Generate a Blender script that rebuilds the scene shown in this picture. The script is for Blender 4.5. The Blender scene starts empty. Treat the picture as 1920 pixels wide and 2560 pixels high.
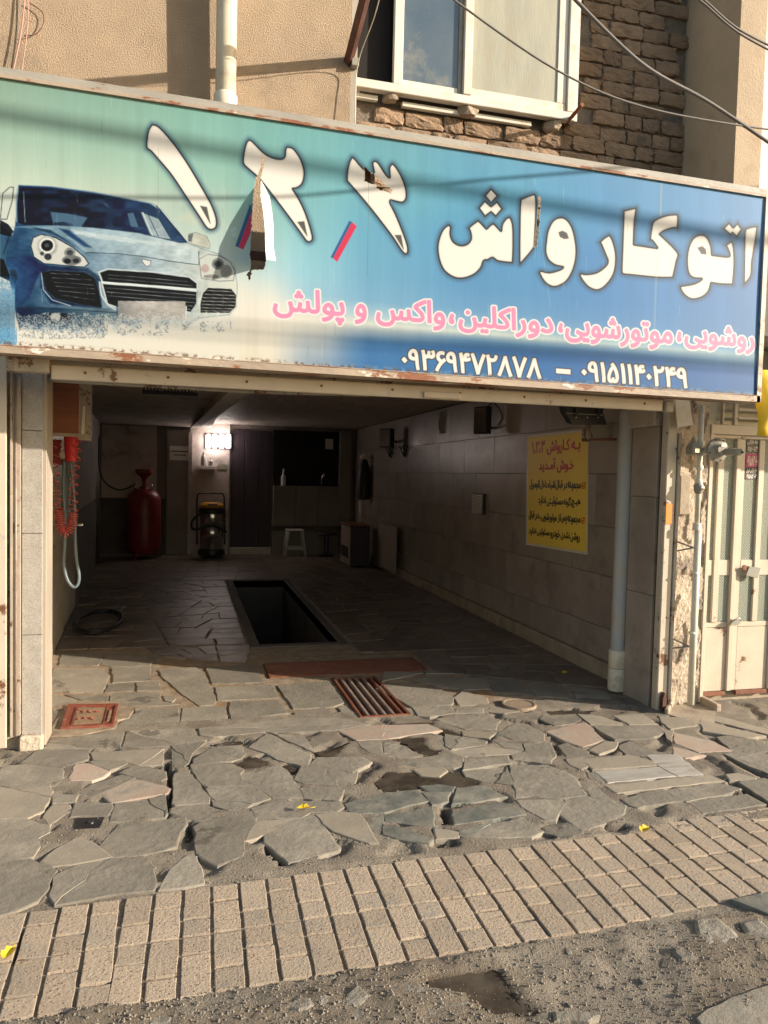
import bpy, bmesh, math, random
import numpy as np
from mathutils import Vector, Matrix, noise
from mathutils.geometry import tessellate_polygon
random.seed(7); RG = random.Random(11)
SC = bpy.context.scene; COL = SC.collection
# ------------------------------------------------------------------ camera
F0, VX, HY, SL, HC = 1865.0, 468.0, 1180.0, 0.024, 1.6
_roll = math.atan(SL)
_dist = (1280-(HY+SL*(960-VX)))*math.cos(_roll)
_pitch = -math.atan(_dist/F0)
_yp = (VX-960)*math.cos(_roll)+(HY-1280)*math.sin(_roll)
_yaw = math.atan(-_yp/math.hypot(F0,_dist))
FW = np.array([math.sin(_yaw)*math.cos(_pitch), math.cos(_yaw)*math.cos(_pitch), math.sin(_pitch)])
_r0 = np.array([math.cos(_yaw), -math.sin(_yaw), 0]); _u0 = np.cross(_r0, FW)
RT = _r0*math.cos(_roll)+_u0*math.sin(_roll); UP = -_r0*math.sin(_roll)+_u0*math.cos(_roll)
CP = np.array([0,0,HC])
cd = bpy.data.cameras.new('camera'); cam = bpy.data.objects.new('camera', cd); COL.objects.link(cam)
cd.sensor_fit = 'HORIZONTAL'; cd.sensor_width = 36; cd.lens = F0/1920*36; cd.clip_start = .05; cd.clip_end = 300
m = Matrix.Identity(4)
for i in range(3):
    m[i][0] = RT[i]; m[i][1] = UP[i]; m[i][2] = -FW[i]; m[i][3] = CP[i]
cam.matrix_world = m; SC.camera = cam
# ------------------------------------------------------------------ sky, sun, exposure
SUN = Vector((-1.83, 1.0, -.66)).normalized()
w = bpy.data.worlds.new('World'); SC.world = w; w.use_nodes = True
wn = w.node_tree; bgn = wn.nodes['Background']; sky = wn.nodes.new('ShaderNodeTexSky')
sky.sky_type = 'NISHITA'; sky.sun_disc = False; sky.sun_elevation = math.asin(-SUN.z)
sky.sun_rotation = math.atan2(-SUN.x, -SUN.y); sky.air_density = 1.2; sky.dust_density = 1.5
wn.links.new(sky.outputs[0], bgn.inputs[0]); bgn.inputs[1].default_value = .12
sl = bpy.data.lights.new('sun', 'SUN'); sl.energy = 5.0; sl.angle = math.radians(.5); sl.color = (1, .885, .75)
so = bpy.data.objects.new('sun', sl); COL.objects.link(so); so.rotation_euler = SUN.to_track_quat('-Z','Y').to_euler(); so.location = (8,-4,8)
SC.view_settings.view_transform = 'Standard'; SC.view_settings.look = 'None'
SC.view_settings.gamma = 1; SC.view_settings.use_curve_mapping = False; SC.view_settings.exposure = .76
# ------------------------------------------------------------------ helpers
def at(px, py, ax, val):            # point of the photograph on the real plane it lies in
    v = FW*F0+RT*(px-960)-UP*(py-1280); t = (val-CP[ax])/v[ax]
    return CP+v*t
def G(px, py): p = at(px,py,2,0); return (p[0],p[1])
def proj(P):
    v = P-CP; z = v@FW
    return 960+F0*(v@RT)/z, 1280-F0*(v@UP)/z
def s2l(c):
    c = np.asarray(c,float)/255.
    return np.where(c<=.04045, c/12.92, ((c+.055)/1.055)**2.4)
def rgb(r,g,b): return tuple(s2l((r,g,b)))
def wpos(o):
    p = Vector((0,0,0))
    while o: p += o.location; o = o.parent
    return p
def link(o, parent=None):
    COL.objects.link(o)
    if parent: o.parent = parent
    return o
def tag(o, label=None, cat=None, group=None, kind=None):
    if label: o['label'] = label
    if cat: o['category'] = cat
    if group: o['group'] = group
    if kind: o['kind'] = kind
    return o
def thing(name, label, cat, loc=(0,0,0), group=None):
    o = bpy.data.objects.new(name, None); o.empty_display_size = .1; COL.objects.link(o); o.location = loc
    return tag(o, label, cat, group)
def mesh(name, V, Fc, mt, parent=None, smooth=False):
    off = wpos(parent) if parent else Vector((0,0,0))
    me = bpy.data.meshes.new(name)
    me.from_pydata([(v[0]-off.x, v[1]-off.y, v[2]-off.z) for v in V], [], Fc); me.update()
    if mt: me.materials.append(mt)
    if smooth: me.shade_smooth()
    return link(bpy.data.objects.new(name, me), parent)
def fixn(o):
    bm = bmesh.new(); bm.from_mesh(o.data); bmesh.ops.recalc_face_normals(bm, faces=bm.faces); bm.to_mesh(o.data); bm.free(); return o
def box(name, x0,x1,y0,y1,z0,z1, mt, parent=None, bev=0, seg=1):
    V = [(x,y,z) for x in (x0,x1) for y in (y0,y1) for z in (z0,z1)]
    Fc = [(0,1,3,2),(4,6,7,5),(0,4,5,1),(2,3,7,6),(0,2,6,4),(1,5,7,3)]
    o = mesh(name, V, Fc, mt, parent)
    if bev:
        bm = bmesh.new(); bm.from_mesh(o.data); bmesh.ops.bevel(bm, geom=bm.edges[:], offset=bev, segments=seg, affect='EDGES', profile=.6)
        bm.to_mesh(o.data); bm.free()
    return o
class MB:
    def __init__(s): s.V=[]; s.F=[]
    def add(s, V, Fc):
        n=len(s.V); s.V += [tuple(v) for v in V]; s.F += [tuple(i+n for i in f) for f in Fc]
    def box(s,x0,x1,y0,y1,z0,z1):
        s.add([(x,y,z) for x in (x0,x1) for y in (y0,y1) for z in (z0,z1)], [(0,1,3,2),(4,6,7,5),(0,4,5,1),(2,3,7,6),(0,2,6,4),(1,5,7,3)])
    def tube(s, pts, r, n=8, caps=True):
        V,Fc = tubegeo(pts,r,n,caps); s.add(V,Fc)
    def build(s,name,mt,parent=None,smooth=False): return mesh(name,s.V,s.F,mt,parent,smooth)
def tubegeo(pts, r, n=8, caps=True):
    P=[Vector(p) for p in pts]; V=[];Fc=[]; k=len(P)
    rr = r if hasattr(r,'__len__') else [r]*k
    t0=(P[1]-P[0]).normalized(); up=Vector((0,0,1)) if abs(t0.z)<.9 else Vector((1,0,0)); nx=t0.cross(up).normalized()
    for i,p in enumerate(P):
        t=(P[min(i+1,k-1)]-P[max(i-1,0)])
        t = t.normalized() if t.length>1e-9 else t0
        nx=(nx-t*nx.dot(t)); nx = nx.normalized() if nx.length>1e-6 else t.orthogonal().normalized()
        ny=t.cross(nx)
        for j in range(n):
            a=2*math.pi*j/n; V.append(p+(nx*math.cos(a)+ny*math.sin(a))*rr[i])
    for i in range(k-1):
        for j in range(n):
            a=i*n+j;b=i*n+(j+1)%n; Fc.append((a,b,b+n,a+n))
    if caps: Fc.append(tuple(range(n))[::-1]); Fc.append(tuple(range((k-1)*n,k*n)))
    return V,Fc
def tube(name, pts, r, mt, parent=None, n=10, smooth=True):
    V,Fc=tubegeo(pts,r,n); o=mesh(name,V,Fc,mt,parent,smooth); return o
def lathe(name, c, prof, mt, parent=None, n=28, axis='z', smooth=True):
    V=[];Fc=[]
    for (r,h) in prof:
        for j in range(n):
            a=2*math.pi*j/n; u,v=r*math.cos(a),r*math.sin(a)
            V.append({'z':(c[0]+u,c[1]+v,c[2]+h),'y':(c[0]+u,c[1]+h,c[2]+v),'x':(c[0]+h,c[1]+u,c[2]+v)}[axis])
    for i in range(len(prof)-1):
        for j in range(n): Fc.append((i*n+j,i*n+(j+1)%n,(i+1)*n+(j+1)%n,(i+1)*n+j))
    Fc.append(tuple(range(n))); Fc.append(tuple(range((len(prof)-1)*n,len(prof)*n)))
    o=fixn(mesh(name,V,Fc,mt,parent,False))
    if smooth: o.data.shade_smooth()
    try: o.data.set_sharp_from_angle(angle=math.radians(35))
    except Exception: pass
    return o
def cat_curve(pts, sub=6):
    P=[Vector(p) for p in pts]; out=[]
    for i in range(len(P)-1):
        a=P[max(i-1,0)];b=P[i];c=P[i+1];d=P[min(i+2,len(P)-1)]
        for k in range(sub):
            t=k/sub; out.append(.5*((2*b)+(c-a)*t+(2*a-5*b+4*c-d)*t*t+(3*b-a-3*c+d)*t**3))
    return out+[P[-1]]
def prism(name, poly, ax, a0, a1, mt, parent=None):
    # poly of 2D points extruded along axis ax between a0 and a1
    def P(u,v,a): return {0:(a,u,v),1:(u,a,v),2:(u,v,a)}[ax]
    n=len(poly); V=[P(u,v,a0) for u,v in poly]+[P(u,v,a1) for u,v in poly]
    Fc=[tuple(range(n))[::-1],tuple(range(n,2*n))]+[(i,(i+1)%n,(i+1)%n+n,i+n) for i in range(n)]
    return fixn(mesh(name,V,Fc,mt,parent))
# ------------------------------------------------------------------ materials
def mat(name, c1, c2=None, scale=8, rough=.7, bump=.0, bscale=40, metal=0, speck=None, rust=None, rustamt=.5, rscale=3, stretch=(1,1,1), spec=.5, rvar=.0, dirt=None, pervar=.0, detail=6, bdist=.01, attr=None, emit=None, trans=0, peel=None):
    M=bpy.data.materials.new(name); M.use_nodes=True; T=M.node_tree; N=T.nodes; L=T.links; B=N['Principled BSDF']
    B.inputs['Roughness'].default_value=rough; B.inputs['Metallic'].default_value=metal; B.inputs['Specular IOR Level'].default_value=spec
    if trans: B.inputs['Transmission Weight'].default_value=trans
    tc=N.new('ShaderNodeTexCoord'); oi=N.new('ShaderNodeObjectInfo'); mp=N.new('ShaderNodeMapping'); mp.inputs['Scale'].default_value=stretch
    va=N.new('ShaderNodeVectorMath'); va.operation='ADD'; vs=N.new('ShaderNodeVectorMath'); vs.operation='SCALE'; vs.inputs[0].default_value=(37,23,51)
    L.new(oi.outputs['Random'],vs.inputs['Scale']); L.new(tc.outputs['Object'],va.inputs[0]); L.new(vs.outputs[0],va.inputs[1]); L.new(va.outputs[0],mp.inputs[0])
    def noi(s,d=detail,r=.6):
        n=N.new('ShaderNodeTexNoise'); n.inputs['Scale'].default_value=s; n.inputs['Detail'].default_value=d; n.inputs['Roughness'].default_value=r; L.new(mp.outputs[0],n.inputs['Vector']); return n
    def ramp(src,a,b):
        r=N.new('ShaderNodeMapRange'); r.interpolation_type='SMOOTHSTEP'; r.inputs['From Min'].default_value=a; r.inputs['From Max'].default_value=b; L.new(src,r.inputs['Value']); return r.outputs[0]
    def mix(f,a,b,mode='MIX'):
        x=N.new('ShaderNodeMix'); x.data_type='RGBA'; x.blend_type=mode
        if isinstance(f,(int,float)): x.inputs['Factor'].default_value=f
        else: L.new(f,x.inputs['Factor'])
        for s,v in ((6,a),(7,b)):
            if isinstance(v,tuple): x.inputs[s].default_value=(*v,1)
            else: L.new(v,x.inputs[s])
        return x.outputs[2]
    if attr:
        at_=N.new('ShaderNodeAttribute'); at_.attribute_name=attr; col=at_.outputs['Color']
        n1=noi(scale); col=mix(1.0,col,mix(ramp(n1.outputs[0],.3,.7),c1,c2 or c1),'MULTIPLY') if c2 else col
    else:
        n1=noi(scale); col=mix(ramp(n1.outputs[0],.32,.68),c1,c2 or c1)
    if dirt:
        n2=noi(dirt[1],8,.7); col=mix(ramp(n2.outputs[0],.5,.72),col,dirt[0])
    if speck:
        vo=N.new('ShaderNodeTexVoronoi'); vo.inputs['Scale'].default_value=speck[1]; L.new(mp.outputs[0],vo.inputs['Vector'])
        sc_=N.new('ShaderNodeSeparateColor'); L.new(vo.outputs['Color'],sc_.inputs[0])
        g=ramp(sc_.outputs[0],speck[2],speck[2]+.05); d=ramp(vo.outputs['Distance'],.45,.3)
        mm=N.new('ShaderNodeMath'); mm.operation='MULTIPLY'; L.new(g,mm.inputs[0]); L.new(d,mm.inputs[1]); col=mix(mm.outputs[0],col,speck[0])
    rf=None
    if peel:
        n5=noi(peel[1],10,.68); col=mix(ramp(n5.outputs[0],peel[2],peel[2]+.015),col,peel[0])
    if rust:
        n3=noi(rscale,10,.72); rf=ramp(n3.outputs[0],1-rustamt-.02,1-rustamt+.03)
        n4=noi(rscale*9,4); rc=mix(n4.outputs[0],rust,tuple(x*.35 for x in rust)); col=mix(rf,col,rc)
    if pervar:
        hs=N.new('ShaderNodeHueSaturation'); mr=N.new('ShaderNodeMapRange'); mr.inputs['To Min'].default_value=1-pervar; mr.inputs['To Max'].default_value=1+pervar
        L.new(oi.outputs['Random'],mr.inputs['Value']); L.new(mr.outputs[0],hs.inputs['Value']); L.new(col,hs.inputs['Color']); col=hs.outputs[0]
    L.new(col,B.inputs['Base Color'])
    if rvar:
        nr=noi(scale*1.7,6); mr=N.new('ShaderNodeMapRange'); mr.inputs['To Min'].default_value=max(0,rough-rvar); mr.inputs['To Max'].default_value=min(1,rough+rvar); L.new(nr.outputs[0],mr.inputs['Value']); L.new(mr.outputs[0],B.inputs['Roughness'])
    if bump:
        nb=noi(bscale,8,.65); bp=N.new('ShaderNodeBump'); bp.inputs['Strength'].default_value=bump; bp.inputs['Distance'].default_value=bdist
        h=nb.outputs[0]
        L.new(h,bp.inputs['Height']); L.new(bp.outputs[0],B.inputs['Normal'])
    if emit:
        B.inputs['Emission Color'].default_value=(*emit[0],1); B.inputs['Emission Strength'].default_value=emit[1]
    return M
K={}
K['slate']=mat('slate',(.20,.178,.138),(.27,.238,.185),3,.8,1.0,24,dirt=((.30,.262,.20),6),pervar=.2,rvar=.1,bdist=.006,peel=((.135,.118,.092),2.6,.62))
K['slate2']=mat('slate_buff',(.28,.24,.18),(.33,.28,.21),4,.78,.5,30,dirt=((.25,.225,.185),6),pervar=.12,bdist=.006)
K['slate_pink']=mat('slate_pink',(.40,.29,.22),(.42,.35,.27),6,.75,.5,30,dirt=((.27,.24,.2),6),pervar=.1,bdist=.006)
K['slate_dark']=mat('slate_dark',(.11,.118,.10),(.24,.225,.18),7,.65,.7,18,dirt=((.19,.17,.135),8),pervar=.1,bdist=.008)
K['marble']=mat('marble_flag',(.48,.44,.38),(.36,.335,.29),3,.6,.25,30,stretch=(1,5,1),dirt=((.25,.22,.17),7),pervar=.08,bdist=.004)
K['mortar']=mat('mortar',(.32,.275,.215),(.22,.19,.15),9,.95,1.0,110,attr='Col',bdist=.012)
K['grav']=mat('gravel',(.27,.23,.175),(.18,.155,.12),4,.95,.6,90,pervar=.1)
K['paver']=mat('paver',(.42,.33,.235),(.36,.29,.21),3,.88,.9,90,speck=((.20,.115,.075),110,.78),dirt=((.29,.255,.205),5),pervar=.13,bdist=.006)
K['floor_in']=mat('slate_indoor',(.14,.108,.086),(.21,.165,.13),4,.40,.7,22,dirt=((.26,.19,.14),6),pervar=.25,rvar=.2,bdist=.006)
K['grout']=mat('grout',(.36,.28,.19),(.20,.155,.11),10,.85,.9,70,dirt=((.30,.17,.07),5),bdist=.01)
K['stucco']=mat('stucco',(.60,.45,.305),(.53,.395,.265),5,.92,1.0,120,dirt=((.37,.285,.2),1.6),bdist=.035,detail=4)
K['render']=mat('smooth_render',(.47,.37,.26),(.40,.315,.22),2,.9,.5,60,dirt=((.38,.28,.18),3),bdist=.01)
K['brick']=mat('brick',(.27,.18,.115),(.35,.24,.155),7,.95,1.0,45,dirt=((.19,.145,.105),6),pervar=.28,bdist=.012)
K['bmort']=mat('brick_mortar',(.22,.18,.14),(.16,.13,.10),16,.95,1.0,50,bdist=.02)
K['granite']=mat('granite',(.37,.34,.295),(.31,.285,.245),20,.7,.3,120,speck=((.17,.145,.115),210,.5),bdist=.003)
K['marblew']=mat('reveal_stone',(.38,.335,.27),(.32,.28,.225),6,.55,.2,20,dirt=((.36,.27,.17),4),stretch=(1,1,.3))
K['cream']=mat('cream_paint',(.56,.475,.365),(.49,.415,.32),5,.5,.25,60,rust=(.22,.09,.035),rustamt=.385,rscale=5,peel=((.40,.38,.33),6,.64),bdist=.004)
K['creamc']=mat('cream_paint_clean',(.58,.49,.375),(.53,.445,.34),5,.45,.1,40,rust=(.25,.11,.04),rustamt=.36,rscale=4)
K['creamr']=mat('cream_paint_rusty',(.38,.325,.25),(.30,.26,.205),5,.6,.4,50,rust=(.17,.075,.035),rustamt=.43,rscale=6,peel=((.33,.30,.26),9,.60),bdist=.004)
K['rusty']=mat('rusted_steel',(.16,.055,.028),(.25,.10,.045),8,.75,.5,50,dirt=((.09,.04,.025),6))
K['rail']=mat('sign_trim',(.38,.30,.22),(.30,.24,.18),9,.6,.4,60,rust=(.33,.12,.05),rustamt=.46,rscale=7,stretch=(.4,1,1),peel=((.6,.57,.5),11,.6))
K['trimtop']=mat('sign_trim_grey',(.36,.34,.29),(.28,.26,.22),7,.55,.3,60,stretch=(.3,1,1),rust=(.3,.14,.07),rustamt=.36,rscale=6)
K['pipe']=mat('pvc',(.72,.66,.52),(.64,.57,.43),3,.4,.05,20,dirt=((.40,.32,.22),5))
K['pipegrey']=mat('pvc_grey',(.35,.37,.38),(.42,.41,.38),3,.45,.1,20,dirt=((.40,.33,.22),3))
K['gaspipe']=mat('gas_pipe_paint',(.70,.66,.53),(.60,.56,.45),6,.5,.3,60,rust=(.2,.11,.05),rustamt=.36,rscale=9)
K['plaster']=mat('old_plaster',(.55,.46,.35),(.42,.34,.25),5,.92,1.0,30,peel=((.28,.23,.18),5,.55),bdist=.02)
K['plw']=mat('window_pvc',(.70,.65,.56),(.63,.58,.49),4,.4,.05,30,dirt=((.6,.5,.36),8))
K['dark']=mat('shade_black',(.012,.010,.009),None,5,.95)  # near-black colour stands in for unlit depth behind openings and under grates
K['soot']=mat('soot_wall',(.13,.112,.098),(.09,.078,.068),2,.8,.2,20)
K['ceil']=mat('garage_ceiling',(.58,.51,.44),(.42,.37,.32),3,.62,.5,5,dirt=((.5,.44,.36),2),stretch=(4,.5,1),bdist=.02)
K['beam']=mat('beam_plaster',(.46,.41,.35),(.38,.33,.28),3,.8,.2,20,dirt=((.2,.16,.13),4))
K['tile']=mat('granite_tile',(.28,.235,.195),(.35,.295,.245),3,.33,.25,70,pervar=.1,rvar=.1,dirt=((.19,.16,.135),2.5),bdist=.003)
K['tilegap']=mat('tile_joint',(.06,.05,.042),None,5,.9)
K['skirt']=mat('cement_skirting',(.40,.33,.24),(.32,.26,.19),5,.85,.5,40,dirt=((.22,.18,.14),4))
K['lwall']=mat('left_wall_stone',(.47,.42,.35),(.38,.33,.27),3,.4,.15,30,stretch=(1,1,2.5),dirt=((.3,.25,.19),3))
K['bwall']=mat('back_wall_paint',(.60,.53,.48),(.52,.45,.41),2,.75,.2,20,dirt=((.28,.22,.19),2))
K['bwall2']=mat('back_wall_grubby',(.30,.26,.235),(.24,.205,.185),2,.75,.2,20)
K['curtain']=mat('dark_door',(.055,.035,.05),(.04,.028,.035),2,.6,.2,8,stretch=(6,6,.3))
K['counter']=mat('counter_tile',(.25,.215,.185),(.2,.17,.145),2,.6,.1,20)
K['wood']=mat('cabinet_wood',(.20,.075,.045),(.26,.105,.06),3,.5,.1,20,stretch=(1,1,9))
K['wood2']=mat('plywood',(.36,.30,.23),(.30,.25,.19),3,.7,.2,20,stretch=(4,4,.6))
K['red']=mat('red_paint',(.25,.026,.028),(.19,.022,.024),4,.4,.1,20,dirt=((.16,.02,.02),4))
K['redp']=mat('red_plastic',(.62,.03,.03),(.52,.025,.025),4,.4)
K['redh']=mat('red_hose',(.45,.07,.055),None,4,.4)
K['blueh']=mat('grey_blue_hose',(.11,.145,.16),None,4,.45)
K['blackr']=mat('black_rubber',(.015,.015,.016),None,4,.5)
K['black']=mat('black_enamel',(.018,.018,.02),(.03,.03,.03),6,.38,.1,60)
K['steel']=mat('stainless',(.62,.60,.58),None,4,.16,metal=1,rvar=.06)
K['mgrey']=mat('regulator_grey',(.30,.29,.24),(.25,.24,.20),5,.5,.15,60,dirt=((.2,.16,.11),6))
K['yellow']=mat('yellow_plastic',(.62,.30,.02),None,4,.4)
K['ybanner']=mat('yellow_cloth',(.85,.62,.04),(.8,.55,.03),3,.7)
K['yposter']=mat('poster_yellow',(.60,.42,.05),(.56,.38,.05),2,.38)
K['pw']=mat('poster_white',(.62,.58,.52),None,2,.5)
K['tred']=mat('ink_red',(.46,.012,.03),None,2,.45)
K['tblk']=mat('ink_black',(.012,.01,.012),None,2,.5)
K['torg']=mat('ink_orange',(.65,.15,.02),None,2,.5)
K['orange']=mat('orange_label',(.85,.24,.03),None,2,.6)
K['pink']=mat('ink_pink',rgb(236,140,176),None,3,.5)
K['inkw']=mat('ink_white',rgb(246,235,220),rgb(240,225,205),3,.5)
K['inkg']=mat('ink_grey',rgb(70,72,76),None,3,.5)
K['cable']=mat('cable_grey',(.20,.18,.16),(.15,.135,.12),8,.6)
K['wire']=mat('wire_pink',(.42,.23,.19),None,8,.6)
K['leaf']=mat('dry_leaf',(.78,.56,.03),(.65,.40,.02),20,.6)
K['plas']=mat('white_plastic',(.62,.60,.56),None,4,.5)
K['foam']=mat('crumpled_foam',(.50,.40,.28),(.36,.28,.2),14,.95,1,60,bdist=.02)
K['puddle']=mat('wet_mud',(.05,.04,.03),(.11,.09,.065),7,.12,.5,14,rvar=.11,bdist=.004)
K['rock']=mat('rubble_stone',(.20,.18,.14),(.27,.24,.19),6,.85,1.0,22,dirt=((.17,.15,.115),5),pervar=.15,bdist=.02)
K['hatch']=mat('red_hatch',(.24,.062,.036),(.19,.06,.038),7,.5,.5,50,dirt=((.33,.25,.16),7))
K['hatchd']=mat('hatch_relief',(.30,.20,.12),(.22,.15,.09),20,.7,.4,60)
K['grate']=mat('grate_rust',(.15,.05,.028),(.22,.085,.045),10,.6,.4,50)
K['gratel']=mat('grate_worn',(.30,.24,.20),(.22,.15,.12),10,.45,.3,50)
K['mcover']=mat('round_cover_clay',(.30,.22,.15),(.25,.19,.13),8,.8,.5,50)
K['asphalt']=mat('asphalt',(.10,.09,.075),(.14,.125,.10),12,.95,1,120,bdist=.012)
K['clothc']=mat('tear_flap',(.80,.83,.78),(.70,.75,.7),5,.7)
K['brackets']=mat('bracket_rust',(.075,.028,.02),(.12,.045,.028),9,.6,.4,40)
def glass(name,c,rough,bump=0,bs=60,spec=.6):
    return mat(name,c,tuple(x*.8 for x in c),3,rough,bump,bs,spec=spec,bdist=.006)
K['glassd']=mat('dusty_glass_dark',(.07,.10,.13),(.10,.13,.15),3,.08,spec=1.0,dirt=((.2,.2,.17),4))
K['glassl']=mat('dusty_glass_pale',(.40,.385,.285),(.32,.315,.25),3,.28,.15,30,stretch=(3,1,.5),dirt=((.36,.32,.22),3),spec=.8)
def lamp_mat():
    M=mat('lamp_tube',(1,1,1),None,2,.4,emit=((1,.86,.80),12)); return M
K['lamp']=lamp_mat()
def pattern_glass():
    M=bpy.data.materials.new('patterned_glass'); M.use_nodes=True; T=M.node_tree;N=T.nodes;L=T.links;B=N['Principled BSDF']
    tc=N.new('ShaderNodeTexCoord'); sx=N.new('ShaderNodeSeparateXYZ'); L.new(tc.outputs['Object'],sx.inputs[0])
    def tri(sign):
        a=N.new('ShaderNodeMath');a.operation='MULTIPLY_ADD';L.new(sx.outputs['Z'],a.inputs[0]);a.inputs[1].default_value=sign;L.new(sx.outputs['X'],a.inputs[2])
        b=N.new('ShaderNodeMath');b.operation='PINGPONG';L.new(a.outputs[0],b.inputs[0]);b.inputs[1].default_value=.011
        return b.outputs[0]
    mx=N.new('ShaderNodeMath');mx.operation='MINIMUM';L.new(tri(1),mx.inputs[0]);L.new(tri(-1),mx.inputs[1])
    mr=N.new('ShaderNodeMapRange');L.new(mx.outputs[0],mr.inputs['Value']);mr.inputs['From Max'].default_value=.005
    c=N.new('ShaderNodeMix');c.data_type='RGBA';L.new(mr.outputs[0],c.inputs['Factor']);c.inputs[6].default_value=(.52,.54,.44,1);c.inputs[7].default_value=(.28,.31,.25,1)
    L.new(c.outputs[2],B.inputs['Base Color']);B.inputs['Roughness'].default_value=.22
    bp=N.new('ShaderNodeBump');bp.inputs['Strength'].default_value=1;bp.inputs['Distance'].default_value=.006;L.new(mr.outputs[0],bp.inputs['Height']);L.new(bp.outputs[0],B.inputs['Normal'])
    return M
K['pglass']=pattern_glass()
# ------------------------------------------------------------------ GROUND
PIT=(.66,1.42,6.97,11.2); GRT=(1.13,1.46,4.74,5.68); TRN=(.66,1.92,5.80,6.22)
def inrect(x,y,r,e=0): return r[0]-e<x<r[1]+e and r[2]-e<y<r[3]+e
def ag(p): return G(p[0]/1.728, 1400+p[1]/1.728)       # crop units -> ground metres
A_=lambda *p:[ag(q) for q in p]
def off(dx,dy,ps): return [ag((x+dx,y+dy)) for x,y in ps]
def cC(*p): return off(0,864,p)
def cD(*p): return off(1659,864,p)
def cB(*p): return off(1659,0,p)
def cA(*p): return off(0,0,p)
wet=[ (cD((0,60),(100,58),(250,45),(380,72),(418,98),(400,122),(310,132),(190,122),(130,135),(0,145),(-40,110)),-.022),
      (cD((180,965),(300,930),(480,915),(520,940),(545,990),(590,1060),(680,1090),(600,1112),(480,1110),(380,1060),(330,1020),(200,1010)),-.016),
      (cA((1370,835),(1440,815),(1520,790),(1480,760),(1560,775),(1500,800),(1440,855),(1380,850)),-.02),
      (cB((230,733),(270,733),(335,760),(290,780),(262,760)),-.02),(cB((20,775),(170,768),(190,820),(250,825),(200,860),(150,840),(100,800)),-.025),
      (cC((905,18),(1040,15),(1070,-15),(1165,15),(1150,30),(1090,45),(1020,28)),-.02),(cC((1210,35),(1255,27),(1290,42),(1250,58)),-.02),
      (cB((20,715),(215,705),(215,718),(60,728)),-.01),(cB((690,655),(910,655),(880,668),(740,680)),-.008),
      (cA((920,795),(1040,785),(1050,800),(940,808)),-.02)]
holes=[(cC((715,0),(745,55),(752,90),(748,150),(738,215),(722,215),(722,120),(715,60)),-.05),
      (cC((795,265),(840,285),(835,330),(835,410),(820,400),(812,320)),-.05),(cC((1140,365),(1180,380),(1250,445),(1240,462),(1190,440),(1145,400)),-.06),
      (cC((800,-10),(840,30),(835,50),(800,30)),-.04),(cD((950,290),(1050,285),(1045,312),(960,312)),-.05),(cD((205,350),(320,355),(300,385),(210,380)),-.05),
      (cD((240,215),(265,210),(295,280),(255,285)),-.05),(cB((700,790),(760,800),(745,850),(720,800)),-.04),(cB((885,820),(1005,825),(980,845),(900,850)),-.05),
      (cD((1470,80),(1520,100),(1659,190),(1659,205),(1490,110)),-.05),(cC((100,740),(112,745),(30,1000),(20,990)),-.03),(cB((1465,840),(1659,940),(1659,965),(1500,880)),-.05)]
def pip(x,y,P):
    c=False;j=len(P)-1
    for i in range(len(P)):
        if (P[i][1]>y)!=(P[j][1]>y) and x<(P[j][0]-P[i][0])*(y-P[i][1])/(P[j][1]-P[i][1])+P[i][0]: c=not c
        j=i
    return c
def bb(P): return min(p[0] for p in P)-.03,max(p[0] for p in P)+.03,min(p[1] for p in P)-.03,max(p[1] for p in P)+.03
WB=[(P,d,bb(P),1) for P,d in wet]+[(P,d,bb(P),2) for P,d in holes]
def sheet(name,x0,x1,y0,y1,st,zf,skip,mt,parent=None,colf=None):
    nx=int((x1-x0)/st)+1; ny=int((y1-y0)/st)+1; V=[];cs=[]
    for j in range(ny):
        for i in range(nx):
            x=x0+(x1-x0)*i/(nx-1); y=y0+(y1-y0)*j/(ny-1); z,c=zf(x,y); V.append((x,y,z)); cs.append(c)
    Fc=[]
    for j in range(ny-1):
        for i in range(nx-1):
            a=j*nx+i; cx=(V[a][0]+V[a+1][0])/2; cy=(V[a][1]+V[a+nx][1])/2
            if skip and skip(cx,cy): continue
            Fc.append((a,a+1,a+nx+1,a+nx))
    o=mesh(name,V,Fc,mt,parent,True)
    at_=o.data.color_attributes.new('Col','FLOAT_COLOR','POINT'); at_.data.foreach_set('color',np.array([(*c,1) for c in cs],dtype=np.float32).ravel())
    return o
def zout(x,y):
    n=noise.noise((x*9,y*9,0)); n2=noise.noise((x*38,y*38,3)); n3=noise.noise((x*2.2,y*2.2,9))
    z=.0085+.0035*n+.0035*n2-(.016 if noise.noise((x*6,y*6,21))>.18 and 2.95<y<4.7 else 0)
    c=(.92,.9,.86) if n3<.1 else (.76,.72,.68)
    if 2.27<y<2.9: z=.0015+.006*n2+.001*n
    if y<2.27+.03*n:
        z+=.010*n3*2+.007*n+.006*n2 ; 
        if n3>.05: c=(.80,.75,.68)
    if y>3.0 and y<4.8 and n>.22: c=(.8,.78,.74)
    for P,d,b,k in WB:
        if b[0]<x<b[1] and b[2]<y<b[3] and pip(x,y,P):
            z=.0015+.002*n if k==1 else d*.7+.01*n2; c=(.30,.23,.16) if k==1 else (.4,.36,.32); break
    return z,c
pave=sheet('pavement',-2.2,4.8,1.0,4.86,.022,zout,None,K['mortar']); tag(pave,kind='structure')
box('street',-30,30,-20,.98,-.3,-.03,K['asphalt']).__setitem__('kind','structure')
g_=box('side_ground',-30,-2.22,1.0,5.2,-.3,-.02,K['asphalt']); g_['kind']='structure'
g_=box('verge',4.82,30,1.0,5.2,-.3,-.02,K['asphalt']); g_['kind']='structure'
def zin(x,y):
    n=noise.noise((x*9,y*9,0)); n2=noise.noise((x*38,y*38,3)); return .001+.003*n+.0025*n2,(1,1,1)
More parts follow.
